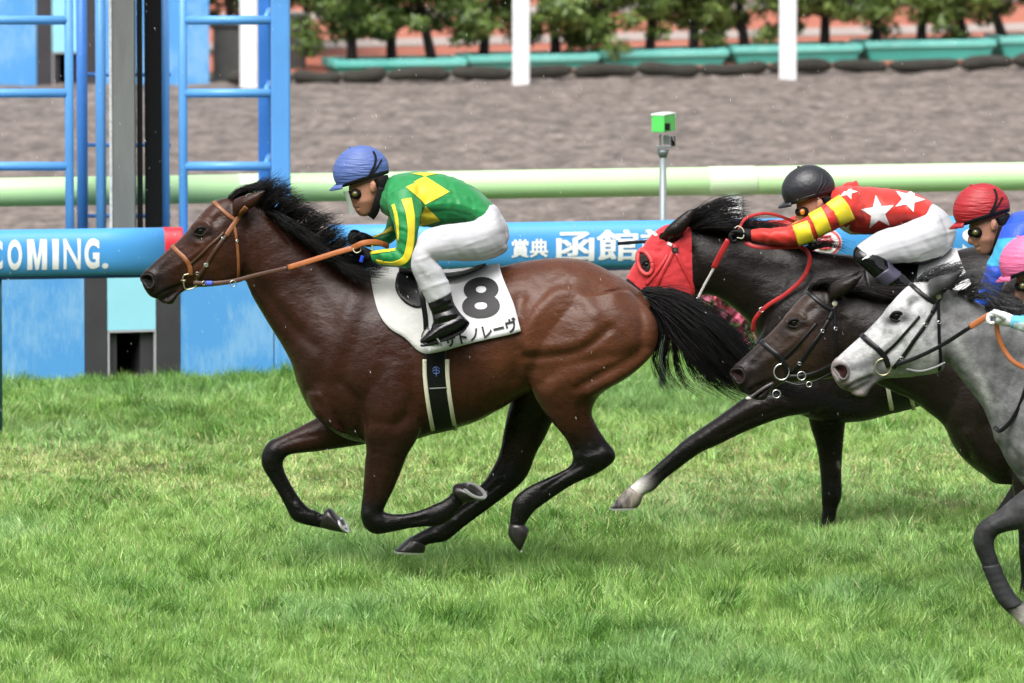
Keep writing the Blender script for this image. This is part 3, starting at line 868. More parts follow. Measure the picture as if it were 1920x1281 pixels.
def pine(u, lean, drop, seed, lab, near=True):
    R = np.random.default_rng(seed)
    yb = 34.6 + .0016 * (u - 615) + .02; b = P(u, plan_v(u) - 10, yb); zb = b[2]; b[2] = zb - .05
    r = empty('pine_tree', b, lab, 'tree', 'small pines in the teal planters')
    g = G(); pts = [b, b + [lean * .25, 0, .22], b + [lean * .6, .02, .5], b + [lean * .9, 0, .9], b + [lean, .03, 1.5]]
    g.tube(cr(pts, 4), list(np.linspace(.052, .02, 17)), 9)
    for k in range(6):
        t = .3 + .2 * k; s = b + np.array([lean * t * .7, 0, t]); an = R.random() * 6.28; g.tube([s, s + [.16 * math.cos(an), .12 * math.sin(an), .09], s + [.32 * math.cos(an), .25 * math.sin(an), .1]], [.016, .011, .005], 6)
    g.out('trunk', barkm, r)
    cl = []
    for k in range(42):
        z = drop + .05 + (1.75 - drop) * (k / 41) ** 1.6 + .07 * R.normal(); an = R.random() * 6.28; q = (.40 - .12 * abs(z - .7)) * R.random() ** .6
        cl.append((b[0] + lean * min(1, z) + q * math.cos(an) * 1.15, b[1] + q * math.sin(an), b[2] + z, .10 + .07 * R.random()))
    crown('crown', b, cl, 150, .036, (np.array([.03, .068, .015]), np.array([.17, .25, .045])), r, seed)
pl = [(660, .0, .24), (735, -.03, .34), (812, -.18, .26), (906, .06, .42), (1042, -.02, .12), (1140, -.1, .2), (1218, .05, .34), (1300, .02, .2), (1398, -.1, .24), (1546, .02, .3), (1645, -.03, .34), (1728, .0, .2), (1806, -.1, .38), (1885, -.3, .34), (1960, 0, .3)]
for k, (u, le, dr) in enumerate(pl):
    pine(u, le, dr, 100 + k, ords[k] + ' small pine from the left in the teal planters')
# dark shrubs and a dark hedge closing the view behind the paving
hedge = leafmat('hedge_leaves', None)
for k, (u, v, s) in enumerate(((575, 62, 1.0), (430, 60, .8), (505, 50, .9))):
    b = Pz(u, v + 45, 0); cl = [(b[0] + .45 * random.uniform(-1, 1), b[1] + .4 * random.uniform(-1, 1), .35 + 1.0 * random.random(), .3 * s) for _ in range(12)]
    r = empty('dark_shrub', b, ('dark leafy shrub right of the ladder frame', 'dark leafy shrub left of the white post', 'dark leafy shrub between ladder frame and white post')[k], 'shrub', 'dark shrubs behind the tower')
    g = G(); g.tube([b - [0, 0, .05], b + [0, 0, .7]], [.05, .02], 8); g.out('trunk', barkm, r)
    crown('crown', b, cl, 220, .07, (np.array([.012, .03, .01]), np.array([.05, .1, .02])), r, 300 + k)
hy = 56.0
cl = [(x + .3 * random.uniform(-1, 1), hy + .9 * random.random(), .25 + 2.6 * random.random(), .5) for x in np.arange(-7.5, 7.6, .22)]
ho = crown('hedge', None, cl, 130, .13, (np.array([.010, .02, .008]), np.array([.04, .075, .018])), None, 400, hedge)
tag(ho, 'long dark hedge closing the view beyond the terracotta paving', 'hedge')
b = Pz(560, 132, 0); r = empty('concrete_block', b, 'dark concrete block beside the right ladder frame', 'block')
cm = mat('dark_concrete', (.075, .075, .068), .9, var=.25, vscale=8)
g = G(); g.box(b + [-.03, .2, .22], (.17, .3, .46)); g.out('shaft', cm, r, smooth=False, bevel=.012)
g = G(); g.box(b + [-.03, .2, .47], (.2, .34, .04)); g.out('cap', cm, r, smooth=False, bevel=.01)
b = Pz(428, 160, 0); r = empty('concrete_block', b, 'broad dark concrete block between ladder frame uprights', 'block')
g = G(); g.box(b + [0, .2, .24], (.26, .3, .5)); g.out('shaft', cm, r, smooth=False, bevel=.012)
g = G(); g.box(b + [0, .2, .52], (.29, .34, .05)); g.out('cap', cm, r, smooth=False, bevel=.01)

# ------------------------------------------------------------------ flower bed by the rail
petal = leafmat('petals', None)
fb = [(1262, 676, 1.2), (1308, 672, 1.45), (1345, 670, 1.5), (1384, 668, 1.5), (1424, 668, 1.5), (1470, 668, 1.4)]
for k, (u, v, s) in enumerate(fb):
    b = Pz(u, v, 0); R = np.random.default_rng(500 + k)
    r = empty('flowering_bush', b, ords[k] + ' pink flowering bush from the left below the rail', 'flowers', 'pink flowering bushes by the rail')
    g = G()
    for _ in range(7):
        an = R.random() * 6.28; g.tube([b + [0, 0, -.02], b + [.06 * math.cos(an), .06 * math.sin(an), .14], b + [.13 * math.cos(an), .1 * math.sin(an), .27 * s]], [.006, .005, .003], 5)
    g.out('stems', mat('stem_green', (.05, .1, .03), .7), r)
    cl = [(b[0] + .09 * R.normal(), b[1] + .07 * R.normal(), .05 + .25 * s * R.random(), .055) for _ in range(14)]
    crown('leaves', b, cl, 40, .022, (np.array([.04, .1, .02]), np.array([.12, .22, .05])), r, 520 + k)
    cl = [(b[0] + .10 * R.normal(), b[1] - .03 + .07 * R.normal(), .10 + .28 * s * R.random(), .032) for _ in range(46)]
    crown('blossoms', b, cl, 24, .024, (np.array([.72, .07, .16]), np.array([.85, .36, .52])), r, 540 + k, petal)

# ------------------------------------------------------------------ unseen grandstand behind the camera, added to darken surfaces facing it
conc = mat('stand_concrete', (.10, .10, .10), .9, var=.2, vscale=.6)
darkst = mat('stand_seats', (.030, .034, .045), .8, var=.4, vscale=1.5)
gs_ = empty('grandstand', (0, -56, 0), 'tiered grandstand with a wide roof facing the finish line', 'grandstand')
for k in range(14):
    g = G(); y0 = -47 - 2.0 * k; z1 = 1.2 + 1.25 * k
    g.box((0, y0 - 1.0, z1 / 2), (150, 1.99, z1)); g.out('tier', darkst if k % 2 else conc, gs_, smooth=False)
g = G(); g.box((0, -77, 12), (150, 1.0, 24)); g.out('back_wall', conc, gs_, smooth=False)
g = G(); g.box((0, -60, 24.4), (154, 35, .7)); g.out('roof', darkst, gs_, smooth=False)
for x in (-60, -36, -12, 12, 36, 60):
    g = G(); g.tube([(x, -61.5, 0), (x, -61.5, 24.1)], .5, 12); g.out('column', conc, gs_)
# ------------------------------------------------------------------ horses
def coat_mat(name, rough, spec, var, dap=5.0):
    """short damp hair: blotchy coat tone, fine lying hair and shallow veins under the skin"""
    m = bpy.data.materials.new(name); m.use_nodes = True; nt = m.node_tree; b = nt.nodes['Principled BSDF']; L = nt.links.new
    tc = nt.nodes.new('ShaderNodeTexCoord'); a = nt.nodes.new('ShaderNodeAttribute'); a.attribute_name = 'Col'
    def noise(scale, detail, st=(1, 1, 1), rot=(0, 0, 0), rg=.6):
        mp = nt.nodes.new('ShaderNodeMapping'); mp.inputs['Scale'].default_value = st; mp.inputs['Rotation'].default_value = rot; L(tc.outputs['Object'], mp.inputs[0])
        n = nt.nodes.new('ShaderNodeTexNoise'); n.inputs['Scale'].default_value = scale; n.inputs['Detail'].default_value = detail; n.inputs['Roughness'].default_value = rg; L(mp.outputs[0], n.inputs['Vector']); return n.outputs[0]
    def rng_(x, lo, hi, f0=.3, f1=.7):
        r = nt.nodes.new('ShaderNodeMapRange'); r.inputs['From Min'].default_value = f0; r.inputs['From Max'].default_value = f1; r.inputs['To Min'].default_value = lo; r.inputs['To Max'].default_value = hi; L(x, r.inputs['Value']); return r.outputs[0]
    def mul(x, y):
        q = nt.nodes.new('ShaderNodeMath'); q.operation = 'MULTIPLY'; L(x, q.inputs[0]); L(y, q.inputs[1]); return q.outputs[0]
    hairn = noise(60, 3, (1.0, 1.0, 5.5), (0, rad(35), 0)); big = noise(dap, 5); fine = noise(330, 2, (1, 1, 3.0), (0, rad(35), 0))
    k = mul(rng_(big, 1 - var, 1 + var), rng_(hairn, .8, 1.2))
    v = nt.nodes.new('ShaderNodeVectorMath'); v.operation = 'SCALE'; L(a.outputs['Color'], v.inputs[0]); L(k, v.inputs['Scale']); L(v.outputs[0], b.inputs['Base Color'])
    L(mul(rng_(noise(14, 6), rough * .75, rough * 1.45), rng_(hairn, .85, 1.2)), b.inputs['Roughness'])
    b.inputs['Specular IOR Level'].default_value = spec
    b1 = nt.nodes.new('ShaderNodeBump'); b1.inputs['Strength'].default_value = .3; b1.inputs['Distance'].default_value = .02; L(noise(13, 5, (1, 1, 1.6), (0, rad(30), 0), .55), b1.inputs['Height'])
    b2 = nt.nodes.new('ShaderNodeBump'); b2.inputs['Strength'].default_value = .25; b2.inputs['Distance'].default_value = .004; L(hairn, b2.inputs['Height']); L(b1.outputs[0], b2.inputs['Normal'])
    b3 = nt.nodes.new('ShaderNodeBump'); b3.inputs['Strength'].default_value = .25; b3.inputs['Distance'].default_value = .0015; L(fine, b3.inputs['Height']); L(b2.outputs[0], b3.inputs['Normal']); L(b3.outputs[0], b.inputs['Normal'])
    return m
coat = coat_mat('horse_coat', .27, .24, .25)
gcoat = coat_mat('grey_horse_coat', .45, .2, .42, 20)
hairm = mat('black_hair', (.0055, .0048, .005), .40, spec=.2, var=.4, vscale=30)
brownhair = mat('brown_black_hair', (.008, .006, .0055), .42, spec=.2)
greyhair = mat('grey_hair', (.035, .035, .037), .45, var=.5, vscale=40)
eyem = mat('eye_dark', (.005, .0035, .003), .12, spec=.35)
lidm = mat('eyelid_skin', (.007, .0055, .005), .5, spec=.2)
hoofm = mat('hoof_dark', (.014, .012, .011), .3, var=.3, vscale=30, stretch=(1, 1, .2))
hoofl = mat('hoof_pale', (.30, .26, .21), .4, color2=(.02, .018, .018), vscale=18, stretch=(1, 1, .3))
shoem = mat('horseshoe_metal', (.62, .62, .62), .35, metal=.7)
tan_l = mat('tan_leather', (.21, .075, .025), .42, var=.18, vscale=30)
brn_l = mat('brown_leather', (.06, .024, .012), .4, var=.2, vscale=30)
blk_l = mat('black_leather', (.006, .006, .0068), .32, var=.2, vscale=30, spec=.3)
org_l = mat('orange_rubber', (.36, .11, .03), .5, var=.12, vscale=40)
red_l = mat('red_strap', (.44, .022, .025), .45, var=.1, vscale=30)
brass = mat('pale_brass', (.46, .42, .27), .3, metal=.85)
silver = mat('silver', (.68, .68, .68), .25, metal=.9)

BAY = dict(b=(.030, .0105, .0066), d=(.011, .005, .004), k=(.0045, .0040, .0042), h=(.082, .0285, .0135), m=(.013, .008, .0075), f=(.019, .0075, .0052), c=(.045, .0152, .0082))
DRK = dict(b=(.0095, .0066, .0058), d=(.007, .005, .0048), k=(.0042, .0038, .004), h=(.011, .007, .006), m=(.008, .006, .006), f=(.0075, .0056, .0052), c=(.011, .0075, .0065))
BRN = dict(b=(.0125, .0082, .0068), d=(.008, .0058, .0052), k=(.0042, .0038, .004), h=(.014, .0085, .0065), m=(.014, .0095, .009), f=(.009, .0065, .0056), c=(.030, .0175, .0122))
GRY = dict(b=(.175, .175, .18), d=(.10, .10, .104), k=(.025, .025, .027), h=(.2, .2, .2), m=(.24, .20, .195), f=(.045, .045, .047), c=(.43, .43, .435))

# side-view outline pairs of the leading bay (crest/back point, throat/belly point, half width m, depth offset m)
NECK = [(452, 372, 440, 500, .075, 0), (480, 380, 459, 524, .080, 0), (505, 396, 473, 556, .085, 0), (540, 424, 490, 585, .095, 0), (578, 455, 510, 618, .11, 0), (614, 482, 530, 650, .13, 0), (655, 502, 547, 684, .155, 0)]
TRUNK = [(655, 502, 547, 684, .16, 0), (695, 506, 560, 726, .20, 0), (735, 510, 590, 780, .225, 0), (780, 516, 655, 824, .245, 0), (830, 520, 745, 830, .262, 0), (880, 515, 825, 810, .28, 0), (925, 504, 885, 793, .29, 0), (970, 493, 935, 768, .285, 0), (1015, 486, 985, 738, .28, 0), (1060, 484, 1040, 715, .275, 0), (1105, 491, 1105, 700, .25, 0), (1150, 513, 1160, 680, .205, 0), (1190, 538, 1196, 655, .15, 0), (1218, 562, 1220, 628, .07, 0)]
HEAD = [(470, 380, 470, 470, .06, 0), (450, 374, 459, 522, .072, 0), (425, 371, 440, 531, .088, 0), (400, 380, 415, 535, .103, 0), (376, 402, 388, 538, .098, 0), (352, 432, 368, 539, .078, 0), (330, 455, 350, 541, .064, 0), (308, 475, 332, 548, .055, 0), (288, 493, 317, 557, .052, 0), (272, 508, 300, 561, .053, 0), (265, 520, 284, 557, .046, 0), (267, 533, 275, 548, .03, 0)]
LIP = [(352, 528, 352, 542, .045, 0), (332, 545, 336, 553, .04, 0), (318, 556, 326, 569, .036, 0), (305, 561, 318, 571, .032, 0), (298, 562, 304, 568, .02, 0)]
HIND = [(1010, 560, 1180, 545, .10, -.12), (985, 610, 1222, 585, .13, -.15), (976, 650, 1234, 622, .135, -.165), (983, 692, 1223, 664, .13, -.17), (999, 735, 1180, 705, .115, -.17), (1018, 770, 1128, 738, .09, -.165), (1042, 800, 1110, 770, .07, -.16), (1060, 822, 1117, 795, .056, -.155), (1070, 842, 1135, 824, .050, -.15), (1074, 862, 1153, 848, .047, -.15), (1066, 876, 1150, 866, .046, -.15), (1048, 886, 1122, 887, .038, -.15), (1020, 899, 1074, 909, .031, -.15), (992, 912, 1030, 938, .029, -.15), (972, 926, 1004, 957, .034, -.15), (961, 940, 998, 964, .036, -.15), (958, 958, 990, 975, .031, -.15), (956, 976, 984, 984, .032, -.15), (955, 992, 988, 990, .03, -.15)]
HINDHOOF = [(955, 982, 984, 984, .036, -.15), (953, 1003, 992, 994, .046, -.15), (963, 1020, 986, 1012, .05, -.15), (974, 1034, 978, 1030, .03, -.15)]
FHIND = [(1000, 600, 1150, 600, .09, .13), (975, 680, 1110, 690, .11, .16), (960, 740, 1062, 760, .095, .165), (950, 780, 1036, 792, .075, .16), (943, 815, 1022, 822, .062, .155), (936, 850, 1005, 852, .052, .15), (922, 880, 993, 884, .047, .15), (906, 904, 976, 908, .040, .15), (882, 926, 938, 938, .032, .15), (850, 950, 900, 966, .029, .15), (824, 972, 868, 990, .031, .15), (806, 987, 838, 1014, .036, .15), (788, 997, 818, 1018, .032, .15), (772, 1006, 800, 1022, .032, .15), (766, 1010, 796, 1026, .03, .15)]
FHINDHOOF = [(770, 1006, 798, 1021, .037, .15), (752, 1021, 797, 1032, .048, .15), (739, 1033, 795, 1036, .052, .15)]
FORE = [(690, 640, 800, 640, .09, -.13), (672, 740, 800, 740, .10, -.155), (678, 800, 792, 795, .088, -.16), (686, 838, 782, 824, .072, -.155), (684, 866, 765, 852, .062, -.15), (682, 895, 752, 885, .054, -.145), (680, 925, 738, 918, .046, -.14), (677, 950, 724, 946, .042, -.135), (676, 968, 719, 960, .042, -.13), (684, 990, 724, 961, .042, -.13), (704, 1002, 733, 963, .039, -.13), (734, 998, 750, 964, .029, -.13), (768, 991, 775, 960, .026, -.13), (798, 988, 797, 953, .027, -.13), (824, 986, 815, 945, .034, -.13), (846, 974, 829, 939, .033, -.13), (860, 958, 842, 930, .029, -.13), (874, 938, 850, 918, .030, -.13)]
FOREHOOF = [(876, 942, 848, 920, .034, -.13), (884, 938, 852, 908, .046, -.13), (912, 930, 868, 906, .05, -.13)]
FFORE = [(720, 700, 720, 820, .09, .13), (660, 745, 690, 832, .088, .155), (594, 783, 640, 840, .068, .155), (556, 803, 592, 847, .055, .15), (524, 819, 560, 850, .047, .145), (502, 830, 541, 854, .043, .14), (490, 854, 532, 864, .043, .14), (492, 876, 532, 878, .04, .14), (504, 897, 538, 893, .030, .14), (521, 924, 551, 917, .027, .14), (536, 952, 566, 939, .029, .14), (548, 974, 580, 953, .034, .14), (568, 983, 594, 958, .033, .14), (590, 988, 604, 964, .029, .14), (610, 992, 612, 962, .03, .14)]
FFOREHOOF = [(600, 989, 610, 956, .036, .14), (622, 994, 620, 953, .046, .14), (652, 998, 634, 970, .05, .14)]
EAR = [(440, 406, 438, 374, .026, -.062), (454, 400, 451, 368, .034, -.085), (469, 393, 465, 364, .030, -.10), (482, 382, 480, 360, .022, -.108), (492, 369, 491, 357, .012, -.112), (499, 360, 498, 354, .005, -.114)]

def blend(neck, trunk):
    nk = neck + [(a, b, c, d, w * k, y) for (a, b, c, d, w, y), k in zip(trunk[1:4], (.90, .82, .7))]
    q = neck[-2]; q2 = neck[-3]
    return nk, [(*q2[:4], q2[4] * .72, 0), (*q[:4], q[4] * .86, 0)] + trunk
def xf(st, s, du, dv, f=lambda a: a):
    return [(a * s + du, b * s + dv, c * s + du, d * s + dv, w * (1 if abs(s - 1) < 0 else 1), y) for a, b, c, d, w, y in st]
def mir(st): return [(a, b, c, d, w, -y) for a, b, c, d, w, y in st]
def rot(st, cu, cv, ang, s=1.0, du=0, dv=0):
    ca, sa = math.cos(ang), math.sin(ang)
    def t(u, v): u -= cu; v -= cv; return (cu + (u * ca - v * sa) * s + du, cv + (u * sa + v * ca) * s + dv)
    return [(*t(a, b), *t(c, d), w, y) for a, b, c, d, w, y in st]
def rotp(pts, cu, cv, ang, s=1.0, du=0, dv=0):
    ca, sa = math.cos(ang), math.sin(ang)
    return [(cu + ((u - cu) * ca - (v - cv) * sa) * s + du, cv + ((u - cu) * sa + (v - cv) * ca) * s + dv) for u, v in pts]
def keys(pal, s): return [pal[c] for c in s]

# muscle relief of the bay: (path px, height m, half width px, depth limit)
BODY_S = [
    # haunch
    ([(982, 640), (990, 610), (1010, 580), (1040, 553), (1070, 548), (1098, 566), (1115, 588)], .011, 13),
    ([(976, 655), (982, 612), (1002, 572), (1034, 540), (1066, 533)], -.007, 8),
    ([(1020, 592), (1055, 580), (1085, 600)], .006, 22),
    ([(985, 672), (1040, 668), (1085, 660), (1118, 638), (1142, 616)], -.010, 7),
    ([(990, 655), (1040, 650), (1080, 642), (1110, 622)], .006, 9),
    ([(1000, 694), (1060, 686), (1115, 674), (1165, 668), (1190, 660)], -.007, 9),
    ([(1080, 730), (1130, 702), (1178, 678), (1204, 655), (1204, 605), (1196, 560)], -.010, 7),
    ([(1105, 735), (1150, 712), (1192, 688), (1212, 664)], .010, 8),
    ([(1215, 640), (1217, 600), (1208, 570)], .006, 8),
    ([(1180, 640), (1172, 600), (1150, 560)], .008, 18),
    ([(1100, 640), (1140, 590), (1150, 550)], .005, 16),
    ([(1060, 510), (1100, 520), (1150, 545)], .006, 16),
    ([(1010, 530), (1050, 512)], -.004, 8),
    ([(1012, 720), (1022, 708), (1035, 705)], -.006, 7),
    ([(1030, 735), (1050, 720)], .006, 10),
    ([(985, 690), (998, 735), (1015, 765)], -.005, 6),
    ([(1085, 760), (1092, 800), (1105, 830)], -.006, 5),
    ([(1070, 770), (1075, 810)], .005, 8),
    # flank, ribs, belly
    ([(975, 560), (968, 620), (972, 670), (968, 710)], -.013, 11),
    ([(940, 560), (935, 650), (925, 720)], .004, 16),
    ([(880, 790), (930, 770), (970, 738)], .003, 8),
    ([(865, 690), (860, 760)], -.0025, 6), ([(885, 690), (882, 755)], -.0025, 6), ([(905, 690), (903, 750)], -.0022, 6), ([(925, 685), (923, 740)], -.002, 6),
    # shoulder and chest
    ([(640, 560), (625, 610), (610, 660), (600, 720)], -.005, 11),
    ([(655, 570), (640, 620), (622, 690)], .004, 14),
    ([(690, 560), (680, 610), (660, 660), (640, 700)], -.0035, 11),
    ([(710, 620), (700, 680), (690, 720)], .008, 22),
    ([(770, 640), (776, 700), (770, 760), (745, 800)], -.008, 9),
    ([(735, 700), (745, 745), (730, 785)], .008, 18),
    ([(640, 720), (670, 755), (680, 800)], -.009, 8),
    ([(600, 740), (625, 770), (655, 800)], .007, 12),
    ([(580, 735), (600, 760), (606, 785)], -.006, 6),
    ([(690, 790), (730, 795), (768, 785)], -.005, 8),
    ([(700, 850), (706, 900), (703, 940)], -.005, 5), ([(735, 850), (728, 890)], .004, 8), ([(690, 850), (690, 910)], .003, 5),
    # lower legs
    ([(1085, 855), (1110, 858), (1135, 852)], .008, 7), ([(1092, 872), (1060, 890), (1020, 918)], -.007, 3.5), ([(1130, 845), (1145, 852)], .004, 5), ([(1082, 845), (1090, 862)], -.004, 4),
    ([(770, 978), (800, 972)], -.0065, 3), ([(690, 965), (705, 978)], .007, 7), ([(715, 965), (725, 975)], -.004, 4), ([(750, 972), (790, 966)], .002, 3),
    ([(512, 860), (512, 845)], .006, 7, .3), ([(515, 885), (535, 915), (552, 940)], -.007, 3.2, .3), ([(525, 835), (560, 822), (600, 815)], -.004, 5, .3),
    ([(940, 905), (890, 940), (850, 968)], -.006, 4, .3), ([(960, 800), (955, 850), (945, 890)], -.005, 6, .3), ([(985, 830), (975, 870)], .004, 7, .3),
    # neck
    ([(470, 520), (505, 560), (545, 610), (590, 650)], -.007, 8),
    ([(500, 430), (545, 470), (580, 510)], .004, 16),
    ([(480, 392), (510, 418), (535, 448), (541, 456)], -.004, 3.5),
    ([(560, 520), (600, 560), (625, 610)], -.004, 12), ([(530, 560), (565, 600)], .004, 10),
]
HEAD_S = [
    ([(377, 434)], .010, 11), ([(362, 426), (370, 418), (386, 417), (394, 424)], .008, 4), ([(364, 444), (378, 448), (392, 441)], -.006, 4), ([(377, 434)], -.009, 6), ([(368, 456), (380, 459)], .004, 4),
    ([(380, 465), (355, 485), (335, 498)], .005, 4), ([(388, 478), (360, 498)], -.004, 5),
    ([(402, 415), (410, 408)], -.008, 6), ([(445, 440), (453, 480), (440, 515), (405, 530)], .005, 8), ([(462, 430), (466, 480), (462, 515)], -.008, 6),
    ([(395, 490), (410, 505), (405, 520)], -.004, 9), ([(420, 480)], .005, 22),
    ([(350, 460), (325, 485), (305, 505)], -.004, 6), ([(335, 515), (345, 525)], -.004, 7),
    ([(272, 523), (280, 526)], -.020, 5.4), ([(266, 514), (275, 509), (287, 512), (292, 523), (289, 536), (281, 542)], .008, 3.4), ([(300, 528), (304, 540)], -.005, 6),
    ([(292, 556), (305, 549), (322, 541), (336, 536)], -.008, 2.6), ([(298, 545), (315, 535)], .003, 5), ([(315, 566), (325, 558)], .004, 5),
]

def hoof(name, st, parent, yc, m, flip=1):
    tilt = 0.0
    if abs(flip) != 1: tilt = rad(flip); flip = 1
    HV, HF, mm, ns = loft(st, yc, 3, 20, 0, 2.2)
    a, b = st[-1], st[-2]
    c1 = P(a[0], a[1], yc + a[5]); c2 = P(a[2], a[3], yc + a[5]); cen = (c1 + c2) / 2; ax = (c1 - c2) / 2
    p2 = (P(b[0], b[1], yc + b[5]) + P(b[2], b[3], yc + b[5])) / 2
    n = cen - p2; n -= ax * (n @ ax) / (ax @ ax); n /= np.linalg.norm(n); Ra = np.linalg.norm(ax); axn = ax / Ra
    g = G(); V = []; F = []; N = 22
    for i in range(N):
        q = -2.45 + 4.9 * i / (N - 1)
        d = axn * math.cos(q) * Ra * flip + np.array([0, 1, 0]) * math.sin(q) * a[4]
        for k, h in ((1.03, 0), (1.03, .009), (.74, .009), (.74, 0)): V.append(cen + d * k + n * (h - .001))
    for i in range(N - 1):
        for k in range(4):
            k2 = (k + 1) % 4; F.append((i * 4 + k, i * 4 + k2, i * 4 + 4 + k2, i * 4 + 4 + k))
    F += [(3, 2, 1, 0), tuple((N - 1) * 4 + k for k in range(4))]
    if tilt:
        s0 = st[0]; pv = (P(s0[0], s0[1], yc + s0[5]) + P(s0[2], s0[3], yc + s0[5])) / 2
        R = np.array(Matrix.Rotation(tilt, 3, Vector(axn)))
        if (R @ n)[1] > n[1]: R = R.T
        tr = lambda W: (np.asarray(W) - pv) @ R.T + pv
    else: tr = lambda W: W
    o = mk(name, tr(HV), HF, m, parent)
    g.add(tr(np.array(V)), F); g.out('horseshoe', shoem, o, smooth=False)
    return o

def build_horse(label, group, yc, parts, hoofs, strokes, coatmat, voxel, eye, base_u, ycast=None, paint=None, smooth=14):
    """parts: list of (stations, colours, kwargs); one continuous body grown from outline pairs"""
    fl = Flesh(yc)
    for st, cols, kw in parts: fl.add(st, cols, **kw)
    X, Q = fl.mesh(voxel, smooth)
    X = sculpt(X, Q, yc, [(a[0], a[1] * 1.15, a[2] * 1.35, *a[3:]) if a[2] > 5.5 else a for a in strokes])
    X = taubin(X, Q, 1)
    C = relax(fl.colors(X), Q, 10)
    if paint is not None: C = paint(X, C, normals(X, Q))
    u0 = P(base_u, 1000, yc)
    root = empty('horse', [u0[0], yc, 0], label, 'horse', group)
    mk('body', X, Q, coatmat, root, col=C)
    bv = bvh_of(X, Q)
    for sgn in (-1, 1):
        l, n = cast(bv, eye[0], eye[1], yc)
        c = l + np.array([0, .0095, 0]); c[1] = yc + sgn * -(c[1] - yc) if sgn > 0 else c[1]
        r = eye[2] if len(eye) > 2 else .021
        g = G(); g.ell(c, r * 1.02, r * .8, r * .80, 20, 14); e = g.out('eye', eyem, root)
        ug = G(); yo = c[1] + sgn * r * .60
        for zz, rr in ((.60, .0075), (-.60, .0045)):
            ug.tube(cr([[c[0] - r * 1.15, yo - sgn * .006, c[2] - r * .25], [c[0] - r * .5, yo + sgn * .002, c[2] + r * zz], [c[0] + r * .35, yo + sgn * .002, c[2] + r * zz * 1.05], [c[0] + r * 1.15, yo - sgn * .008, c[2] + r * .1]], 4), [rr * .4] + [rr] * 11 + [rr * .4], 8)
        ug.out('eyelids', lidm, root)
    for st, m, fp in hoofs: hoof('hoof', st, root, yc, m, fp)
    return dict(root=root, X=X, Q=Q, bvh=bv, yc=yc)

NOSE_O = [(265, 520), (273, 515), (284, 516), (288.5, 524), (289, 533), (283, 541), (276, 539), (273, 533), (267, 527)]
def nostrils(H, fn, col, rim):
    """flat patch coloured dark as the shaded nostril hollow, with a raised skin rim, on both sides of the muzzle"""
    yc = H['yc']; o = fn(NOSE_O); o2 = [tuple(q) for q in cr(o + o[:1], 3)[:-1]]
    V2, F2 = tri_poly(o2, 4); L_, F_ = decal(H['bvh'], V2, F2, yc, .0015, .2)
    m = mat('nostril_%03d' % int(col[0] * 1000), col, .6, spec=.1); rm = mat('rim_%03d' % int(rim[0] * 1000), rim, .45, spec=.25)
    mk('nostril', L_, F_, m, H['root']); L_ = L_.copy(); L_[:, 1] = 2 * yc - L_[:, 1]; mk('nostril', L_, [f[::-1] for f in F_], m, H['root'])  # flat patch, its dark colour stands for the shaded hollow
    strap(H['bvh'], o + o[:1], .0055, yc, .006, True, .001, 4).out('nostril_rim', rm, H['root'])
def dark_face(cx, pts):
    def f(X, C, N):
        u, v = proj(X)
        for p, w, col, k in pts:
            d = pdist(u, v, p); t = (k * np.exp(-(d / w) ** 2))[:, None]; C = C * (1 - t) + np.array(col) * t
        return C
    return f

YA = -0.9
sh = lambda gs, y0: [[(u, v, y + y0) for u, v, y in g] for g in gs]
# ---- the leading bay, number 8
NKA, TRA = blend(NECK, TRUNK)
A_parts = [
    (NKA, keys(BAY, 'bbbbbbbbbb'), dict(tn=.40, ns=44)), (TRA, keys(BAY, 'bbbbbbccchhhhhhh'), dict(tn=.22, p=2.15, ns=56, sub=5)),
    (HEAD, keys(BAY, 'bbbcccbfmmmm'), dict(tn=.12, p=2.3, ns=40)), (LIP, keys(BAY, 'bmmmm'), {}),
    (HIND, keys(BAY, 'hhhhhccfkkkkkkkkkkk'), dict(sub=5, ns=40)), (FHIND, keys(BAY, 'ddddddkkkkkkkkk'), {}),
    (FORE, keys(BAY, 'bbbffffkkkkkkkkkkk'), dict(sub=5)), (FFORE, keys(BAY, 'bbbbfkkkkkkkkkk'), dict(sub=5)),
    (EAR, keys(BAY, 'bbbbfk'), dict(ns=14)), (mir(EAR), keys(BAY, 'bbbbfk'), dict(ns=14)),
    ([(640, 760, 700, 760, .10, 0), (650, 800, 700, 822, .12, 0), (690, 830, 720, 842, .10, 0)], keys(BAY, 'fff'), {}),
    ([(573, 735, 640, 735, .09, -.08), (585, 770, 640, 790, .085, -.085), (605, 790, 650, 815, .07, -.09)], keys(BAY, 'bbf'), {}),
    ([(573, 735, 640, 735, .09, .08), (588, 772, 640, 790, .085, .085), (605, 790, 650, 815, .07, .09)], keys(BAY, 'bbf'), {}),
]
NOSTRIL = [(271, 522), (280, 526)]  # coat is painted dark along here as the shaded nostril hollow
paintA = dark_face(0, [(NOSTRIL, 8, (.003, .0025, .0025), .98), ([(358, 444), (377, 434), (394, 436)], 12, (.008, .0055, .005), .85), ([(270, 515), (285, 545), (310, 560)], 16, (.016, .010, .010), .75), ([(300, 470), (340, 440), (370, 410)], 12, (.06, .023, .012), .5),
    ([(292, 556), (305, 549), (322, 541), (336, 536)], 3, (.006, .004, .004), .7), ([(1000, 700), (1010, 760)], 20, (.05, .02, .012), .4)])
A = build_horse('leading bay racehorse with black legs wearing cloth number 8', 'galloping racehorses', YA, A_parts,
    [(HINDHOOF, hoofm, 1), (FHINDHOOF, hoofm, 1), (FOREHOOF, hoofm, 26), (FFOREHOOF, hoofm, 12)], BODY_S + HEAD_S, coat, .0075, (377, 434, .027), 850, paint=paintA)

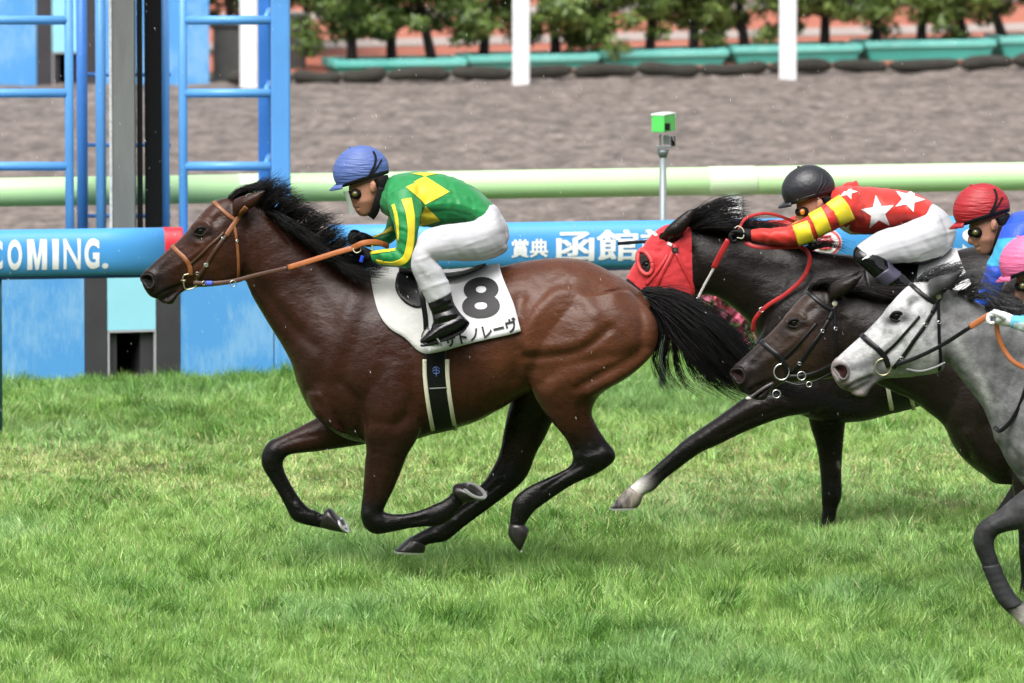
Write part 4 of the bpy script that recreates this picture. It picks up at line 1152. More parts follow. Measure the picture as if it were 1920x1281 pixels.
mane = [[(430, 372, 0), (452, 356, -.02), (482, 350, -.03), (508, 338, -.02)], [(446, 370, 0), (470, 356, -.02), (488, 350, -.02), (506, 336, 0)]]
V, F = hair(sh(mane, YA), 160, .0022, .012, .018, 3); tag(mk('forelock', V, F, hairm, A['root']), kind='stuff')
mane = [[(480, 386, 0), (494, 362, -.01), (508, 346, -.01), (534, 338, 0)], [(498, 396, 0), (514, 372, -.02), (530, 358, 0), (546, 350, 0)], [(518, 412, 0), (534, 388, -.03), (552, 378, -.02), (572, 384, 0)],
    [(540, 430, 0), (556, 402, -.03), (576, 396, -.02), (596, 410, 0)], [(562, 450, 0), (582, 424, -.03), (604, 412, -.02), (632, 412, 0)], [(585, 468, 0), (606, 446, -.03), (626, 434, -.03), (645, 428, 0)],
    [(608, 484, 0), (628, 464, -.04), (645, 455, -.03), (660, 448, 0)], [(632, 496, 0), (652, 484, -.05), (668, 478, -.04), (690, 476, 0)], [(662, 503, 0), (682, 497, -.06), (702, 496, -.05), (734, 505, 0)]]
V1, F1 = hair(sh(mane, YA), 1500, .0016, .024, .03, 4, len_var=.55); Vx, Fx = hair(sh(mane, YA), 800, .0016, .012, .02, 44, len_var=.5, between=False, wav=.012); F1 = np.vstack([F1, Fx + len(V1)]); V1 = np.vstack([V1, Vx])
low = [[(500, 398, -.03), (520, 405, -.08), (545, 425, -.10), (572, 448, -.10)], [(540, 430, -.03), (560, 432, -.09), (585, 448, -.11), (610, 470, -.11)], [(580, 462, -.03), (602, 470, -.11), (630, 490, -.14), (662, 512, -.15)], [(608, 482, -.04), (630, 492, -.13), (655, 510, -.17), (690, 528, -.19)], [(640, 497, -.04), (660, 505, -.14), (690, 515, -.19), (728, 514, -.20)]]
V2, F2 = hair(sh(low, YA), 1100, .0018, .016, .012, 5, len_var=.5)
mk('mane', np.vstack([V1, V2]), np.vstack([F1, F2 + len(V1)]), hairm, A['root'])['kind'] = 'stuff'
tail = [[(1208, 546, 0), (1252, 548, 0), (1305, 572, -.02), (1352, 606, -.02), (1392, 640, 0), (1432, 678, .02)], [(1210, 549, 0), (1262, 560, -.03), (1320, 598, -.05), (1372, 650, -.04), (1420, 690, 0), (1500, 722, .1)],
    [(1212, 553, 0), (1265, 575, -.04), (1318, 620, -.06), (1366, 672, -.05), (1440, 720, .02), (1650, 770, .2)], [(1216, 558, 0), (1262, 596, -.04), (1310, 645, -.06), (1355, 690, -.05), (1400, 716, 0), (1480, 735, .1)],
    [(1222, 564, 0), (1258, 612, -.03), (1292, 658, -.05), (1322, 692, -.04), (1352, 712, -.03), (1400, 728, 0)]]
V1, F1 = hair(sh(tail, YA), 1500, .0017, .034, .06, 6, seg=15, len_var=.6, wav=.014); Vx, Fx = hair(sh(tail, YA), 1000, .0016, .016, .03, 46, seg=15, len_var=.5, wav=.02, between=False); F1 = np.vstack([F1, Fx + len(V1)]); V1 = np.vstack([V1, Vx])
wisp = [[(1220, 570, 0), (1238, 618, -.03), (1228, 668, -.04), (1240, 708, -.04), (1268, 744, -.03)], [(1224, 570, 0), (1250, 625, -.03), (1246, 672, -.04), (1256, 706, -.04), (1290, 738, -.03)], [(1228, 572, 0), (1262, 632, -.03), (1268, 680, -.04), (1284, 716, -.04), (1318, 742, -.03)], [(1234, 576, 0), (1276, 636, -.04), (1290, 680, -.05), (1312, 716, -.05), (1362, 748, -.04)], [(1240, 580, 0), (1290, 640, -.04), (1312, 690, -.05), (1345, 726, -.04), (1396, 758, -.03)], [(1250, 585, 0), (1310, 650, -.04), (1345, 700, -.05), (1380, 728, -.04), (1430, 745, -.03)]]
V2, F2 = hair(sh(wisp, YA), 420, .0015, .008, .012, 8, seg=16, len_var=.5, wav=.012, between=False)
dock = G(); dock.tube(cr([P(1180, 572, YA), P(1202, 566, YA), P(1228, 564, YA), P(1262, 574, YA - .01), P(1300, 590, YA - .02)], 3), [.02, .034, .042, .046, .044, .042, .04, .036, .032, .028, .022, .016, .008], 12)
n0 = len(V1); n1 = n0 + len(V2)
tl = mk('tail', np.vstack([V1, V2]), np.vstack([F1, F2 + n0]), hairm, A['root'])
tl['kind'] = 'stuff'
dock.out('tail_dock', hairm, tl)
nostrils(A, lambda p: list(p), (.0022, .0018, .0018), (.011, .0075, .0068))
# ------------------------------------------------------------------ tack of the leading bay
clothw = mat('cloth_white', (.64, .64, .655), .75, var=.04, vscale=12, bump=.12, bscale=30)
padw = mat('pad_white', (.56, .56, .54), .8, var=.08, vscale=25, bump=.25, bscale=60)
cream = mat('cream_edge', (.62, .60, .45), .7, var=.08)
ink = mat('ink_black', (.012, .012, .014), .6)
def buckle(g, bvh, u, v, yc, r=.012):
    l, n = cast(bvh, u, v, yc); g.torus(l + n * .007, r, .0020, n, 4, 6, 1.0, np.array([1.0, 0, .8]) - n * (np.array([1.0, 0, .8]) @ n))
def sheet_on(H, cols, name, m, parent, lift=.012, n=14, nu=4, over=True):
    """cloth laid over the back: columns of (top u, top v, bottom u, bottom v)"""
    C = cr(cols, nu); yc = H['yc']; rows = []
    for c in C:
        col = []
        for t in np.linspace(0, 1, n):
            u = c[0] + (c[2] - c[0]) * t; v = c[1] + (c[3] - c[1]) * t
            l, nn = cast(H['bvh'], u, v, yc)
            if t == 0: l = P(u, v - 3, yc); nn = np.array([0, 0, 1.0])
            col.append(l + nn * lift)
        rows.append(col)
    A_ = np.array(rows)
    for _ in range(3): A_[:, 1:-1] = .5 * A_[:, 1:-1] + .25 * (A_[:, 2:] + A_[:, :-2])
    for _ in range(2): A_[1:-1] = .5 * A_[1:-1] + .25 * (A_[2:] + A_[:-2])
    B_ = A_.copy(); B_[:, :, 1] = 2 * yc - B_[:, :, 1]
    Wd = np.concatenate([B_[:, ::-1], A_[:, 1:]], 1) if over else A_
    k, q = Wd.shape[:2]; idx = np.arange(k * q).reshape(k, q)
    F = np.column_stack([idx[:-1, :-1].ravel(), idx[:-1, 1:].ravel(), idx[1:, 1:].ravel(), idx[1:, :-1].ravel()]).astype(np.int32)
    V = Wd.reshape(-1, 3)
    o = mk(name, V, F, m, parent)
    so = o.modifiers.new('thick', 'SOLIDIFY'); so.thickness = .004; so.offset = 0
    return o, bvh_of(V, F)
def ink_on(bv, V2, F, yc, name, m, parent, lift=.005):
    L_, F_ = decal(bv, V2, F, yc, lift); return mk(name, L_, F_, m, parent)

ya = A['yc']
pad_o = empty('saddle_pad', [A['root'].location.x, ya, 1.0], 'thick white saddle pad under the black racing saddle of the bay', 'saddle pad')
po, pbv = sheet_on(A, [(692, 505, 696, 530), (700, 505, 701, 556), (715, 506, 712, 594), (735, 508, 734, 620), (760, 512, 757, 632), (785, 515, 782, 656), (800, 517, 799, 664), (815, 518, 820, 661), (835, 518, 834, 656)], 'pad', padw, pad_o, .010)
cloth = empty('number_cloth', [A['root'].location.x + .1, ya, 1.0], 'white number cloth printed with a black 8 and katakana', 'saddle cloth')
co, cbv = sheet_on(A, [(812, 515, 802, 664), (840, 515, 832, 659), (870, 513, 870, 648), (900, 510, 910, 638), (925, 506, 950, 629), (936, 504, 980, 621)], 'cloth', clothw, cloth, .016, 18)
V2, F2 = text_px('8', [(866, 598), (938, 596), (936, 520), (868, 522)], .035, 7); ink_on(cbv, V2, F2, ya, 'number', ink, cloth)
V2, F2 = text_px('サトノレーヴ', [(836, 653), (972, 621), (965, 594), (831, 629)], .028, 7); ink_on(cbv, V2, F2, ya, 'horse_name', ink, cloth)
# girth
gi = empty('girth', [A['root'].location.x - .02, ya, .8], 'black girth with cream edges and a small blue emblem round the bay', 'girth')
gp = [(816, 655), (817, 690), (821, 730), (826, 770), (832, 806)]
g = strap(A['bvh'], gp, .052, ya, .004, True, .006); g.out('girth_band', blk_l, gi)
for s_ in (-1, 1):
    g = strap(A['bvh'], [(u + s_ * (21 - .0 * i) , v + (2 if i == 0 else 0)) for i, (u, v) in enumerate([(818, 672), (818, 700), (821, 735), (826, 770), (832, 804)])], .0095, ya, .006, True, .007); g.out('edge_pad', cream, gi)
g = strap(A['bvh'], [(806, 728), (821, 727), (838, 726)], .003, ya, .003, False, .012); g.out('seam', mat('grey_seam', (.2, .2, .2), .6), gi)
emb = mat('emblem_blue', (.10, .16, .42), .5)
g = G()
for pth in ([(818, 687), (819, 706)], [(812, 692), (818, 687), (825, 692)], [(811, 696), (818, 693), (826, 697), (819, 701), (813, 699)]):
    q = strap(A['bvh'], pth if len(pth) > 2 else [pth[0], tuple(np.mean(pth, 0)), pth[1]], .0022, ya, .002, False, .0115, 3); g.add(q.V, q.F)
g.out('emblem', emb, gi)
# saddle
sad = empty('racing_saddle', [A['root'].location.x - .05, ya, 1.2], 'small black racing saddle under the rider in green and yellow', 'saddle')
fl = Flesh(ya); fl.add([(748, 497, 748, 512, .05, 0), (770, 496, 768, 514, .10, 0), (800, 505, 800, 517, .12, 0), (836, 510, 836, 520, .13, 0), (870, 506, 872, 514, .12, 0), (895, 499, 897, 505, .10, 0), (911, 494, 912, 497, .06, 0)], ns=24)
X, Q = fl.mesh(.006, 4); mk('seat', X, Q, blk_l, sad)
V2, F2 = tri_poly([tuple(q) for q in cr([(754, 503), (743, 520), (742, 545), (757, 567), (780, 578), (794, 572), (799, 545), (788, 510), (770, 502), (754, 503)], 4)[:-1]], 8); L_, F_ = decal(pbv, V2, F2, ya, .010)
o = mk('flap', L_, F_, blk_l, sad); so = o.modifiers.new('t', 'SOLIDIFY'); so.thickness = .006
L_ = L_.copy(); L_[:, 1] = 2 * ya - L_[:, 1]; o = mk('flap', L_, [f[::-1] for f in F_], blk_l, sad); so = o.modifiers.new('t', 'SOLIDIFY'); so.thickness = .006
for s_ in (-1, 1):
    yy = ya + s_ * .345
    g = free_strap([(782, 512, ya + s_ * .27), (790, 550, ya + s_ * .33), (797, 590, yy), (799, 618, yy)], .012, .003, up=[0, s_ * 1.0, .1]); g.out('stirrup_leather', blk_l, sad)
    c = P(807, 640, yy)
    g = G(); g.tube(cr([P(791, 645, yy + .05), P(792, 628, yy + .045), P(800, 616, yy), P(812, 624, yy - .045), P(826, 645, yy - .05)], 6), .005, 8)
    g.box((P(789, 648, yy) + P(828, 644, yy)) / 2, (.10, .085, .010), 0); g.out('stirrup', silver, sad)
# bridle
br = empty('bridle', P(400, 460, ya), 'tan and brown leather bridle on the head of the leading bay', 'bridle', 'bridles')
S = lambda pth, w, nm, m, th=.004, both=True, par=None, H=A: strap(H['bvh'], pth, w, H['yc'], th, both).out(nm, m, par or br)
S([(399, 377), (412, 390), (428, 404), (445, 416)], .0095, 'browband', tan_l, .005)
S([(462, 388), (452, 400), (443, 414), (432, 430), (424, 442)], .0115, 'headpiece', tan_l, .005)
S([(424, 442), (410, 460), (395, 482), (382, 504), (370, 522)], .0085, 'cheekpiece', brn_l, .005)
S([(438, 418), (443, 445), (446, 475), (447, 505), (446, 528)], .0065, 'throatlatch', tan_l, .004)
S([(323, 461), (333, 472), (346, 484), (356, 500), (358, 516)], .0105, 'noseband', tan_l, .005)
S([(356, 496), (372, 482), (392, 462), (410, 446), (420, 436)], .006, 'noseband_strap', brn_l, .004)
for q in ((386, 497, .011), (371, 512, .009), (417, 447, .0065), (444, 452, .0065)):
    g = G(); buckle(g, A['bvh'], q[0], q[1], ya, q[2]); g.out('buckle', silver, br)
l, n = cast(A['bvh'], 387, 496, ya); g = G(); g.box(l + n * .007, (.018, .004, .018), 0, None); g.out('buckle_plate', silver, br, smooth=False)
l, n = cast(A['bvh'], 353, 527, ya)
dring = [(345, 516), (356, 514), (366, 519), (370, 529), (365, 539), (354, 543), (347, 541), (344, 530), (343, 522)]
for yy in (l[1] - .012, 2 * ya - l[1] + .012):
    pp = cr([P(u, v, yy) for u, v in dring + dring[:1]], 4); g = G(); g.tube(pp, .0034, 8, False); g.out('bit_ring', brass, br)
    g = G(); g.tube([P(339, 526, yy + .006), P(348, 527, yy)], [.004, .007], 8); g.out('bit_cheek', brass, br)
yb = l[1] - .012
for s_ in (1, -1):
    Y = lambda y: ya + s_ * (y - ya)
    g = free_strap([(362, 530, Y(yb)), (400, 531, Y(yb - .01)), (437, 527, Y(yb - .03)), (480, 516, Y(yb - .05)), (541, 502, Y(yb - .09))], .0095); g.out('rein', brn_l, br)
    g = free_strap([(540, 502, Y(yb - .09)), (580, 490, Y(yb - .11)), (631, 474, Y(yb - .13)), (664, 465, Y(yb - .13))], .0125, .005); g.out('rein_grip', org_l, br)
g = free_strap([(660, 466, yb - .13), (678, 457, yb - .15), (700, 454, yb - .13), (718, 458, yb - .1), (729, 463, yb - .05)], .013, .005); g.out('rein_loop', org_l, br)
g = G(); g.torus(P(437, 532, yb - .04), .014, .0022, [.2, -1, 0], 16, 6); g.out('rein_ring', silver, br)
g = G(); g.torus(P(382, 531, yb - .01), .011, .0022, [.2, -1, 0], 4, 6); g.out('rein_buckle', silver, br)
g = free_strap([(386, 531, yb - .015), (392, 531, yb - .016), (398, 531, yb - .017)], .0105, .006); g.out('rein_marker', mat('marker_blue', (.03, .08, .5), .5), br)
# ------------------------------------------------------------------ riders
skin = mat('skin', (.42, .20, .13), .5, var=.06, vscale=20, sss=.1)
breech = mat('white_breeches', (.47, .47, .495), .7, var=.04, vscale=14, bump=.45, bscale=11, stretch=(.8, 1, 1.8))
bootm = mat('black_boot', (.005, .005, .0056), .14, bump=.35, bscale=22, spec=.45)
glov = mat('black_glove', (.007, .007, .0078), .6, bump=.2, bscale=80, spec=.2)
wglov = mat('white_glove', (.72, .72, .74), .6, bump=.2, bscale=50)
blkc = mat('black_cloth', (.006, .006, .007), .7, spec=.2)
goggle = mat('goggle_lens', (.10, .085, .015), .12, coat=1.0)
visor = mat('clear_visor', (.85, .90, .90), .25, trans=.35, alpha=.8)
lipm = mat('lips', (.30, .10, .08), .5)

TORSO = [(726, 334, 708, 372, .07, 0), (742, 327, 716, 398, .155, 0), (772, 322, 746, 416, .195, 0), (810, 323, 785, 424, .185, 0), (850, 332, 825, 425, .165, 0), (890, 352, 860, 422, .15, 0), (926, 385, 884, 418, .14, 0)]
NARM = [(724, 362, 780, 342, .075, -.15), (726, 385, 790, 380, .075, -.20), (736, 412, 787, 416, .062, -.235), (742, 440, 783, 446, .056, -.25), (745, 460, 779, 474, .053, -.255), (744, 465, 768, 502, .050, -.25), (732, 466, 748, 503, .048, -.235), (712, 468, 722, 499, .044, -.205), (692, 471, 700, 491, .036, -.17)]
FARM = [(724, 365, 770, 345, .07, .15), (728, 395, 776, 390, .07, .20), (722, 425, 764, 424, .06, .215), (712, 438, 740, 452, .052, .21), (700, 441, 716, 462, .045, .18), (690, 445, 699, 462, .036, .15)]
PELV = [(912, 378, 876, 410, .11, 0), (930, 388, 882, 424, .15, 0), (945, 410, 884, 450, .16, 0), (956, 440, 900, 478, .15, 0), (950, 462, 925, 484, .12, 0)]
NTHI = [(944, 415, 952, 462, .06, -.05), (926, 396, 944, 476, .10, -.09), (890, 414, 910, 487, .098, -.17), (850, 421, 866, 489, .086, -.25), (815, 427, 836, 489, .075, -.31), (788, 440, 816, 489, .066, -.335), (778, 462, 814, 488, .062, -.345), (771, 496, 822, 496, .060, -.35), (779, 520, 832, 510, .056, -.35), (790, 545, 841, 530, .051, -.35), (803, 571, 848, 547, .047, -.35)]
BOOT = [(798, 556, 842, 535, .044, -.35), (803, 572, 847, 552, .047, -.35), (809, 588, 852, 570, .045, -.35), (812, 603, 864, 588, .044, -.352), (808, 612, 872, 600, .043, -.354)]
FOOT = [(858, 584, 882, 606, .034, -.352), (842, 590, 872, 616, .042, -.354), (822, 602, 848, 628, .045, -.36), (806, 618, 820, 638, .044, -.365), (794, 630, 800, 644, .034, -.37), (787, 637, 789, 644, .02, -.37)]
HEADS = [(667, 328, 718, 322, .062, 0), (655, 345, 724, 340, .074, 0), (654, 358, 724, 352, .076, 0), (657, 370, 722, 364, .072, 0), (661, 381, 716, 376, .066, 0), (665, 392, 709, 388, .055, 0), (671, 402, 702, 398, .042, 0), (679, 406, 694, 404, .025, 0)]
NOSE = [(655, 362, 668, 362, .013, 0), (652, 374, 668, 373, .016, 0), (651, 382, 668, 381, .019, 0), (658, 387, 670, 386, .014, 0)]
NECKS = [(690, 352, 722, 342, .055, 0), (702, 380, 735, 350, .056, 0), (711, 386, 736, 354, .05, 0)]
def tp(pts, T):
    return [(a * T[0] + T[1], b * T[0] + T[2]) for a, b in pts]
def ts(st, T): return [(a * T[0] + T[1], b * T[0] + T[2], c * T[0] + T[1], d * T[0] + T[2], w, y) for a, b, c, d, w, y in st]
def hand(name, w, d, m, root, yc, T, sgn=-1, uo=0, vo=0, grip=(0, 0)):
    """fist round the rein: palm, four curled fingers, thumb; w = wrist px, d = knuckle px"""
    a = np.array(P(w[0], w[1], w[2])); b = np.array(P(d[0], d[1], d[2])); f = b - a; L = np.linalg.norm(f); f /= L
    s = np.array([0, 1.0, 0]); s -= f * (s @ f); s /= np.linalg.norm(s); up = np.cross(s, f); up = up if up[2] > 0 else -up
    g = G(); V = []
    # palm block rounded
    g.tube([a - f * .02, a + f * .01, a + f * .04, a + f * .075], [.026, .029, .034, .030], 14)
    g.tube([a + f * .03 + s * .022, a + f * .07 + s * .024], [.024, .024], 10); g.tube([a + f * .03 - s * .022, a + f * .07 - s * .024], [.024, .024], 10)
    for k in range(4):
        o = s * (-.033 + .022 * k); Lk = (.030, .034, .032, .026)[k]
        k0 = a + f * .072 + o + up * .012; k1 = k0 + f * Lk * .8 - up * .012; k2 = k1 - up * Lk * .95 - f * .008; k3 = k2 - f * Lk * .8 + up * .004
        g.tube(cr([k0, k1, k2, k3], 4), [.0108] * 5 + [.010] * 4 + [.0085] * 4, 9)
    t0 = a + f * .028 - s * sgn * -.034 + up * .006; g.tube(cr([t0, t0 + f * .026 - s * sgn * -.014 + up * .012, t0 + f * .052 - s * sgn * -.004 + up * .012, t0 + f * .066 + up * .004], 4), list(np.linspace(.0125, .008, 13)), 9)
    o = g.out(name, m, root)
    su = o.modifiers.new('s', 'SUBSURF'); su.levels = 1; su.render_levels = 1
    return o
def helmet(root, T, yc, colm, strapm, tilt=0.0, peak=True, cx=677, cy=322):
    c = P(cx * T[0] + T[1], cy * T[0] + T[2], yc); sc = T[0]
    R = Matrix.Rotation(tilt, 3, 'Y')
    V = []; F = []; n, m = 64, 40
    rx, ry, rz = .130, .102, .120
    for i in range(m + 1):
        t = (math.pi * .60) * i / m
        for k in range(n):
            q = 2 * math.pi * k / n
            p = Vector((rx * math.sin(t) * math.cos(q), ry * math.sin(t) * math.sin(q), rz * math.cos(t)))
            # gathered silk: fine radial pleats
            pl = 1 + .008 * math.sin(q * 2 + 1.0) * math.sin(t) + .0026 * math.sin(34 * p.z / rz + 9 * math.sin(q * 3) + 3 * math.sin(q * 7)) * abs(math.sin(q)) * math.sin(t)
            p *= pl
            if t > 1.5: p.x *= 1 - .06 * (t - 1.5); p.y *= 1 - .06 * (t - 1.5)
            V.append(np.array(c) + np.array(R @ p))
    for i in range(m):
        for k in range(n):
            k2 = (k + 1) % n; F.append((i * n + k, (i + 1) * n + k, (i + 1) * n + k2, i * n + k2))
    h = mk('helmet', V, F, colm, root); so = h.modifiers.new('t', 'SOLIDIFY'); so.thickness = .012; so.offset = -1
    def on(x, y, z): return np.array(c) + np.array(R @ Vector((x, y, z)))
    # peak
    PV = []; PF = []
    for i, (a, b) in enumerate(((.99, -.03), (1.24, -.048))):
        for k in range(13):
            q = math.pi - .75 + 1.5 * k / 12
            e = 1.0 if i == 0 else 1.0 - .16 * abs((k - 6) / 6) ** 2
            PV.append(on(rx * a * e * math.cos(q), ry * (1.0 if i == 0 else 1.06) * math.sin(q), b - .004))
    for k in range(12): PF.append((k, k + 1, 14 + k, 13 + k))
    pk = mk('peak', PV, PF, colm, h); so = pk.modifiers.new('t', 'SOLIDIFY'); so.thickness = .006
    # elastic straps of the goggles over the silk
    hb_ = BVHTree.FromPolygons([tuple(x) for x in V], F)
    for pth, w in (([(632, 351), (650, 346), (672, 338), (692, 332), (712, 326), (727, 322)], .0085), ([(700, 285), (704, 296), (702, 310), (694, 326), (688, 336)], .0055), ([(715, 300), (708, 312), (700, 324), (693, 332)], .0035)):
        strap(hb_, [((a - 677 + cx) * T[0] + T[1], (b - 322 + cy) * T[0] + T[2]) for a, b in pth], w, yc, .002, True, .003).out('elastic_strap', strapm, h)
    b = G(); b.ell(on(-.02, 0, rz * 1.0), .008, .008, .005, 10, 6); b.out('button', colm, h)
    return h, on

def rider(label, yc, T, jcol, jstrokes, helm, strapm, gl, gog=(.10, .085, .015), arms=None, parts='full', tilt=rad(-14), hands=None, jmat=None, paint=None, headT=None, bootmat=None, legs=None, hp=None, feet=True, face=True, kneem=None, torso=None, pelv=None, boots=None):
    T2 = headT or T
    b = P(830 * T[0] + T[1], 430 * T[0] + T[2], yc)
    root = empty('person', b, label, 'person', 'riders')
    narm, farm = (ts(NARM, T), ts(FARM, T)) if arms is None else arms
    tor = ts(TORSO, T) if torso is None else torso; pel = ts(PELV, T) if pelv is None else pelv
    thi = ts(NTHI, T) if legs is None else legs
    shrink = lambda st, k=.85: [((a + c) / 2 + (a - c) / 2 * k, (b_ + d) / 2 + (b_ - d) / 2 * k, (a + c) / 2 - (a - c) / 2 * k, (b_ + d) / 2 - (b_ - d) / 2 * k, w * k, y) for a, b_, c, d, w, y in st]
    # one continuous body inside the clothes
    f = Flesh(yc)
    for st in (HEADS, NOSE, NECKS): f.add(ts(st, T2), [(1, 1, 1)], ns=22)
    for st in (tor, narm[1:], farm[1:], pel, thi, mir(thi)): f.add(shrink(st, .78), [(1, 1, 1)])
    X, Q = f.mesh(.005, 4)
    hs_ = [(tp([(661, 366), (672, 362)], T2), -.006, 4), (tp([(662, 391), (673, 390)], T2), -.004, 1.6), (tp([(660, 388), (668, 387)], T2), .003, 2), (tp([(664, 396), (672, 395)], T2), .003, 2), (tp([(675, 378), (690, 376)], T2), .004, 7)]
    X = sculpt(X, Q, yc, hs_); mk('body', X, Q, skin, root)
    if face:
        for sg in (-1, 1):
            e = P(*tp([(699, 350)], T2)[0], yc + sg * .080)
            g = G(); g.ell(e, .016, .010, .028, 12, 8); g.ell(e + [.004, sg * .004, .002], .009, .008, .018, 10, 6); g.out('ear', skin, root)
        f2 = Flesh(yc); f2.add(ts([(692, 338, 728, 328, .080, 0), (700, 352, 730, 340, .079, 0), (705, 368, 732, 350, .072, 0), (712, 384, 742, 356, .074, 0)], T2), ns=24); X2, Q2 = f2.mesh(.005, 4); mk('neck_guard', X2, Q2, blkc, root)
        # helmet harness
        for sg in (-1, 1):
            g = free_strap([(*tp([q], T2)[0], yc + sg * w) for q, w in (((716, 352), .076), ((708, 378), .074), ((703, 396), .058), ((695, 408), .035))], .018, .006, up=[0, sg, 0]); g.out('chin_strap', blkc, root)
    # silks
    f = Flesh(yc); f.add(tor, ns=32); f.add(narm, ns=22); f.add(farm, ns=22)
    X, Q = f.mesh(.005, 5); X = sculpt(X, Q, yc, jstrokes, False)
    N = normals(X, Q)
    w = (vnoise(X[:, 0] * .45 + X[:, 2] * .8, X[:, 2] * 1.2 - X[:, 1] * .8 + X[:, 0] * .3, .045, 77) - .5) + .6 * (vnoise(X[:, 0] * 1.3 - X[:, 2] * .4, X[:, 2] * .4 + X[:, 1] * .5, .03, 80) - .5)
    X = X + N * (w * .0085)[:, None]
    C = np.repeat([jcol], len(X), 0)
    if paint is not None: C = paint(X, C, N)
    jk = mk('silks', X, Q, jmat, root, col=C); jb = bvh_of(X, Q)
    # breeches
    f = Flesh(yc); f.add(pel, ns=28); f.add(thi, ns=22); f.add(mir(thi), ns=22)
    X, Q = f.mesh(.005, 5); N = normals(X, Q); uu, vv = proj(X)
    w = (vnoise(uu * .25 + vv * .8, vv * .4 - uu * .1 + X[:, 1] * 60, 16, 78) - .5) + .5 * (vnoise(uu * .9 - vv * .7, vv * .25 + uu * .2, 11, 79) - .5)
    w += .7 * np.exp(-(((vv * .8 + uu * .25) % 23 - 11) / 3.0) ** 2) * (vnoise(uu, vv, 22, 81) - .35)
    X = X + N * (w * .009)[:, None]
    bj = mk('breeches', X, Q, breech, root)
    if feet:
        for sg in (1, -1):
            fx = (lambda s: s) if sg == 1 else mir
            f = Flesh(yc); f.add(fx(ts(BOOT, T) if boots is None else boots[0]), ns=22); f.add(fx(ts(FOOT, T) if boots is None else boots[1]), ns=22); X, Q = f.mesh(.005, 4)
            X = sculpt(X, Q, yc, [(tp([(815, 590), (850, 578)], T), -.006, 3), (tp([(812, 600), (858, 588)], T), .005, 4), (tp([(806, 580), (846, 560)], T), .004, 4), (tp([(812, 612), (850, 598)], T), -.005, 3), (tp([(805, 565), (845, 548)], T), -.004, 3)])
            bo = mk('boot', X, Q, bootm, root)
            if sg == 1: boot1, bootb = bo, bvh_of(X, Q)
            if boots is not None: continue
            g = G(); so_ = [(879, 606), (868, 620), (845, 632), (822, 640), (800, 646), (789, 647)]
            yy = yc + sg * -.358
            ribbon(g, cr([P(*q, yy) for q in tp(so_, T)], 3), np.repeat([[0.25, 0, -1.0]], 16, 0), .04, .006); g.out('sole', blkc, bo)
    hm, on = helmet(root, T2, yc, helm, strapm, tilt, True, *(hp or (677, 322)))
    # goggles
    g = G()
    for sg in (-1, 1):
        c = P(*tp([(668, 364)], T2)[0], yc + sg * .062); g.ell(c, .026, .02, .024, 16, 10)
    g.ell(P(*tp([(659, 364)], T2)[0], yc), .02, .055, .02, 14, 8)
    go = g.out('goggles', blkc, root)
    g = G()
    for sg in (-1, 1):
        c = P(*tp([(666, 364)], T2)[0], yc + sg * .070); g.ell(c, .015, .016, .016, 16, 10)
    g.out('goggle_lens', mat('goggle_lens_%.2f' % gog[0], gog, .12, coat=1.0), go)
    return dict(root=root, bvh=jb, on=on, T2=T2, jk=jk, boot=boot1, boot_bvh=bootb)

silk_m = mat('silks', rough=.42, attr=True, var=.10, vscale=15, bump=.7, bscale=13, spec=.3, stretch=(.8, .8, 1.7), sheen=.1)
def poly_paint(polys, ylim=None):
    def f(X, C, N):
        u, v = proj(X); C = np.array(C, float)
        for pts, col, cond in polys:
            m = inpoly(u, v, pts)
            if cond is not None: m &= cond(X, N)
            C[m] = col
        return C
    return f
GREEN, YEL = (.012, .21, .055), (.74, .60, .035)
folds = [([(800, 400), (840, 395), (880, 405)], -.005, 4), ([(800, 385), (850, 382), (900, 396)], .005, 5), ([(840, 360), (870, 372), (905, 390)], -.004, 5), ([(870, 350), (885, 375), (885, 410)], -.004, 4), ([(850, 345), (862, 380), (862, 415)], .003, 5), ([(790, 340), (782, 372), (790, 400)], -.006, 5), ([(745, 470), (760, 482)], -.006, 4), ([(752, 455), (772, 465)], -.005, 4), ([(735, 478), (740, 495)], -.005, 3), ([(715, 475), (720, 492)], .004, 4), ([(745, 430), (778, 440)], -.004, 4), ([(735, 345), (728, 372)], -.006, 5), ([(752, 395), (780, 408)], .004, 6)]
R1 = rider('person in green silks with yellow diamonds and blue helmet riding the leading bay', YA, (1, 0, 0), GREEN, folds, mat('helmet_blue', (.072, .12, .33), .5, bump=.9, bscale=16, var=.14, stretch=(.7, .7, 4.5)), blkc, glov, jmat=silk_m)
def put(R, nm, poly, col, yc, lift=.0022, ml=4):
    V2, F2 = tri_poly(poly, ml); L_, F_ = decal(R['bvh'], V2, F2, yc, lift, .035)
    par = list(range(len(L_)))
    def find(i):
        while par[i] != i: par[i] = par[par[i]]; i = par[i]
        return i
    for t in F_:
        for k in t[1:]: par[find(k)] = find(t[0])
    cnt = {}
    for t in F_: cnt[find(t[0])] = cnt.get(find(t[0]), 0) + 1
    big = max(cnt, key=cnt.get); F_ = [t for t in F_ if find(t[0]) == big]
    used = sorted({k for t in F_ for k in t}); ix = {k: i for i, k in enumerate(used)}; L_ = L_[used]; F_ = [tuple(ix[k] for k in t) for t in F_]
    c = mat(nm + '_%02d%02d%02d' % tuple(int(99 * k) for k in col), col, .4, bump=.2, bscale=24, spec=.35); return mk(nm, L_, F_, c, R['jk'])
for poly in ([(759, 349), (797, 331), (843, 360), (798, 384)], [(786, 411), (798, 386), (826, 414), (800, 421), (788, 423)], [(770, 325.5), (797, 324), (822, 326), (797, 331)]):
    put(R1, 'yellow_diamond', poly, YEL, YA)
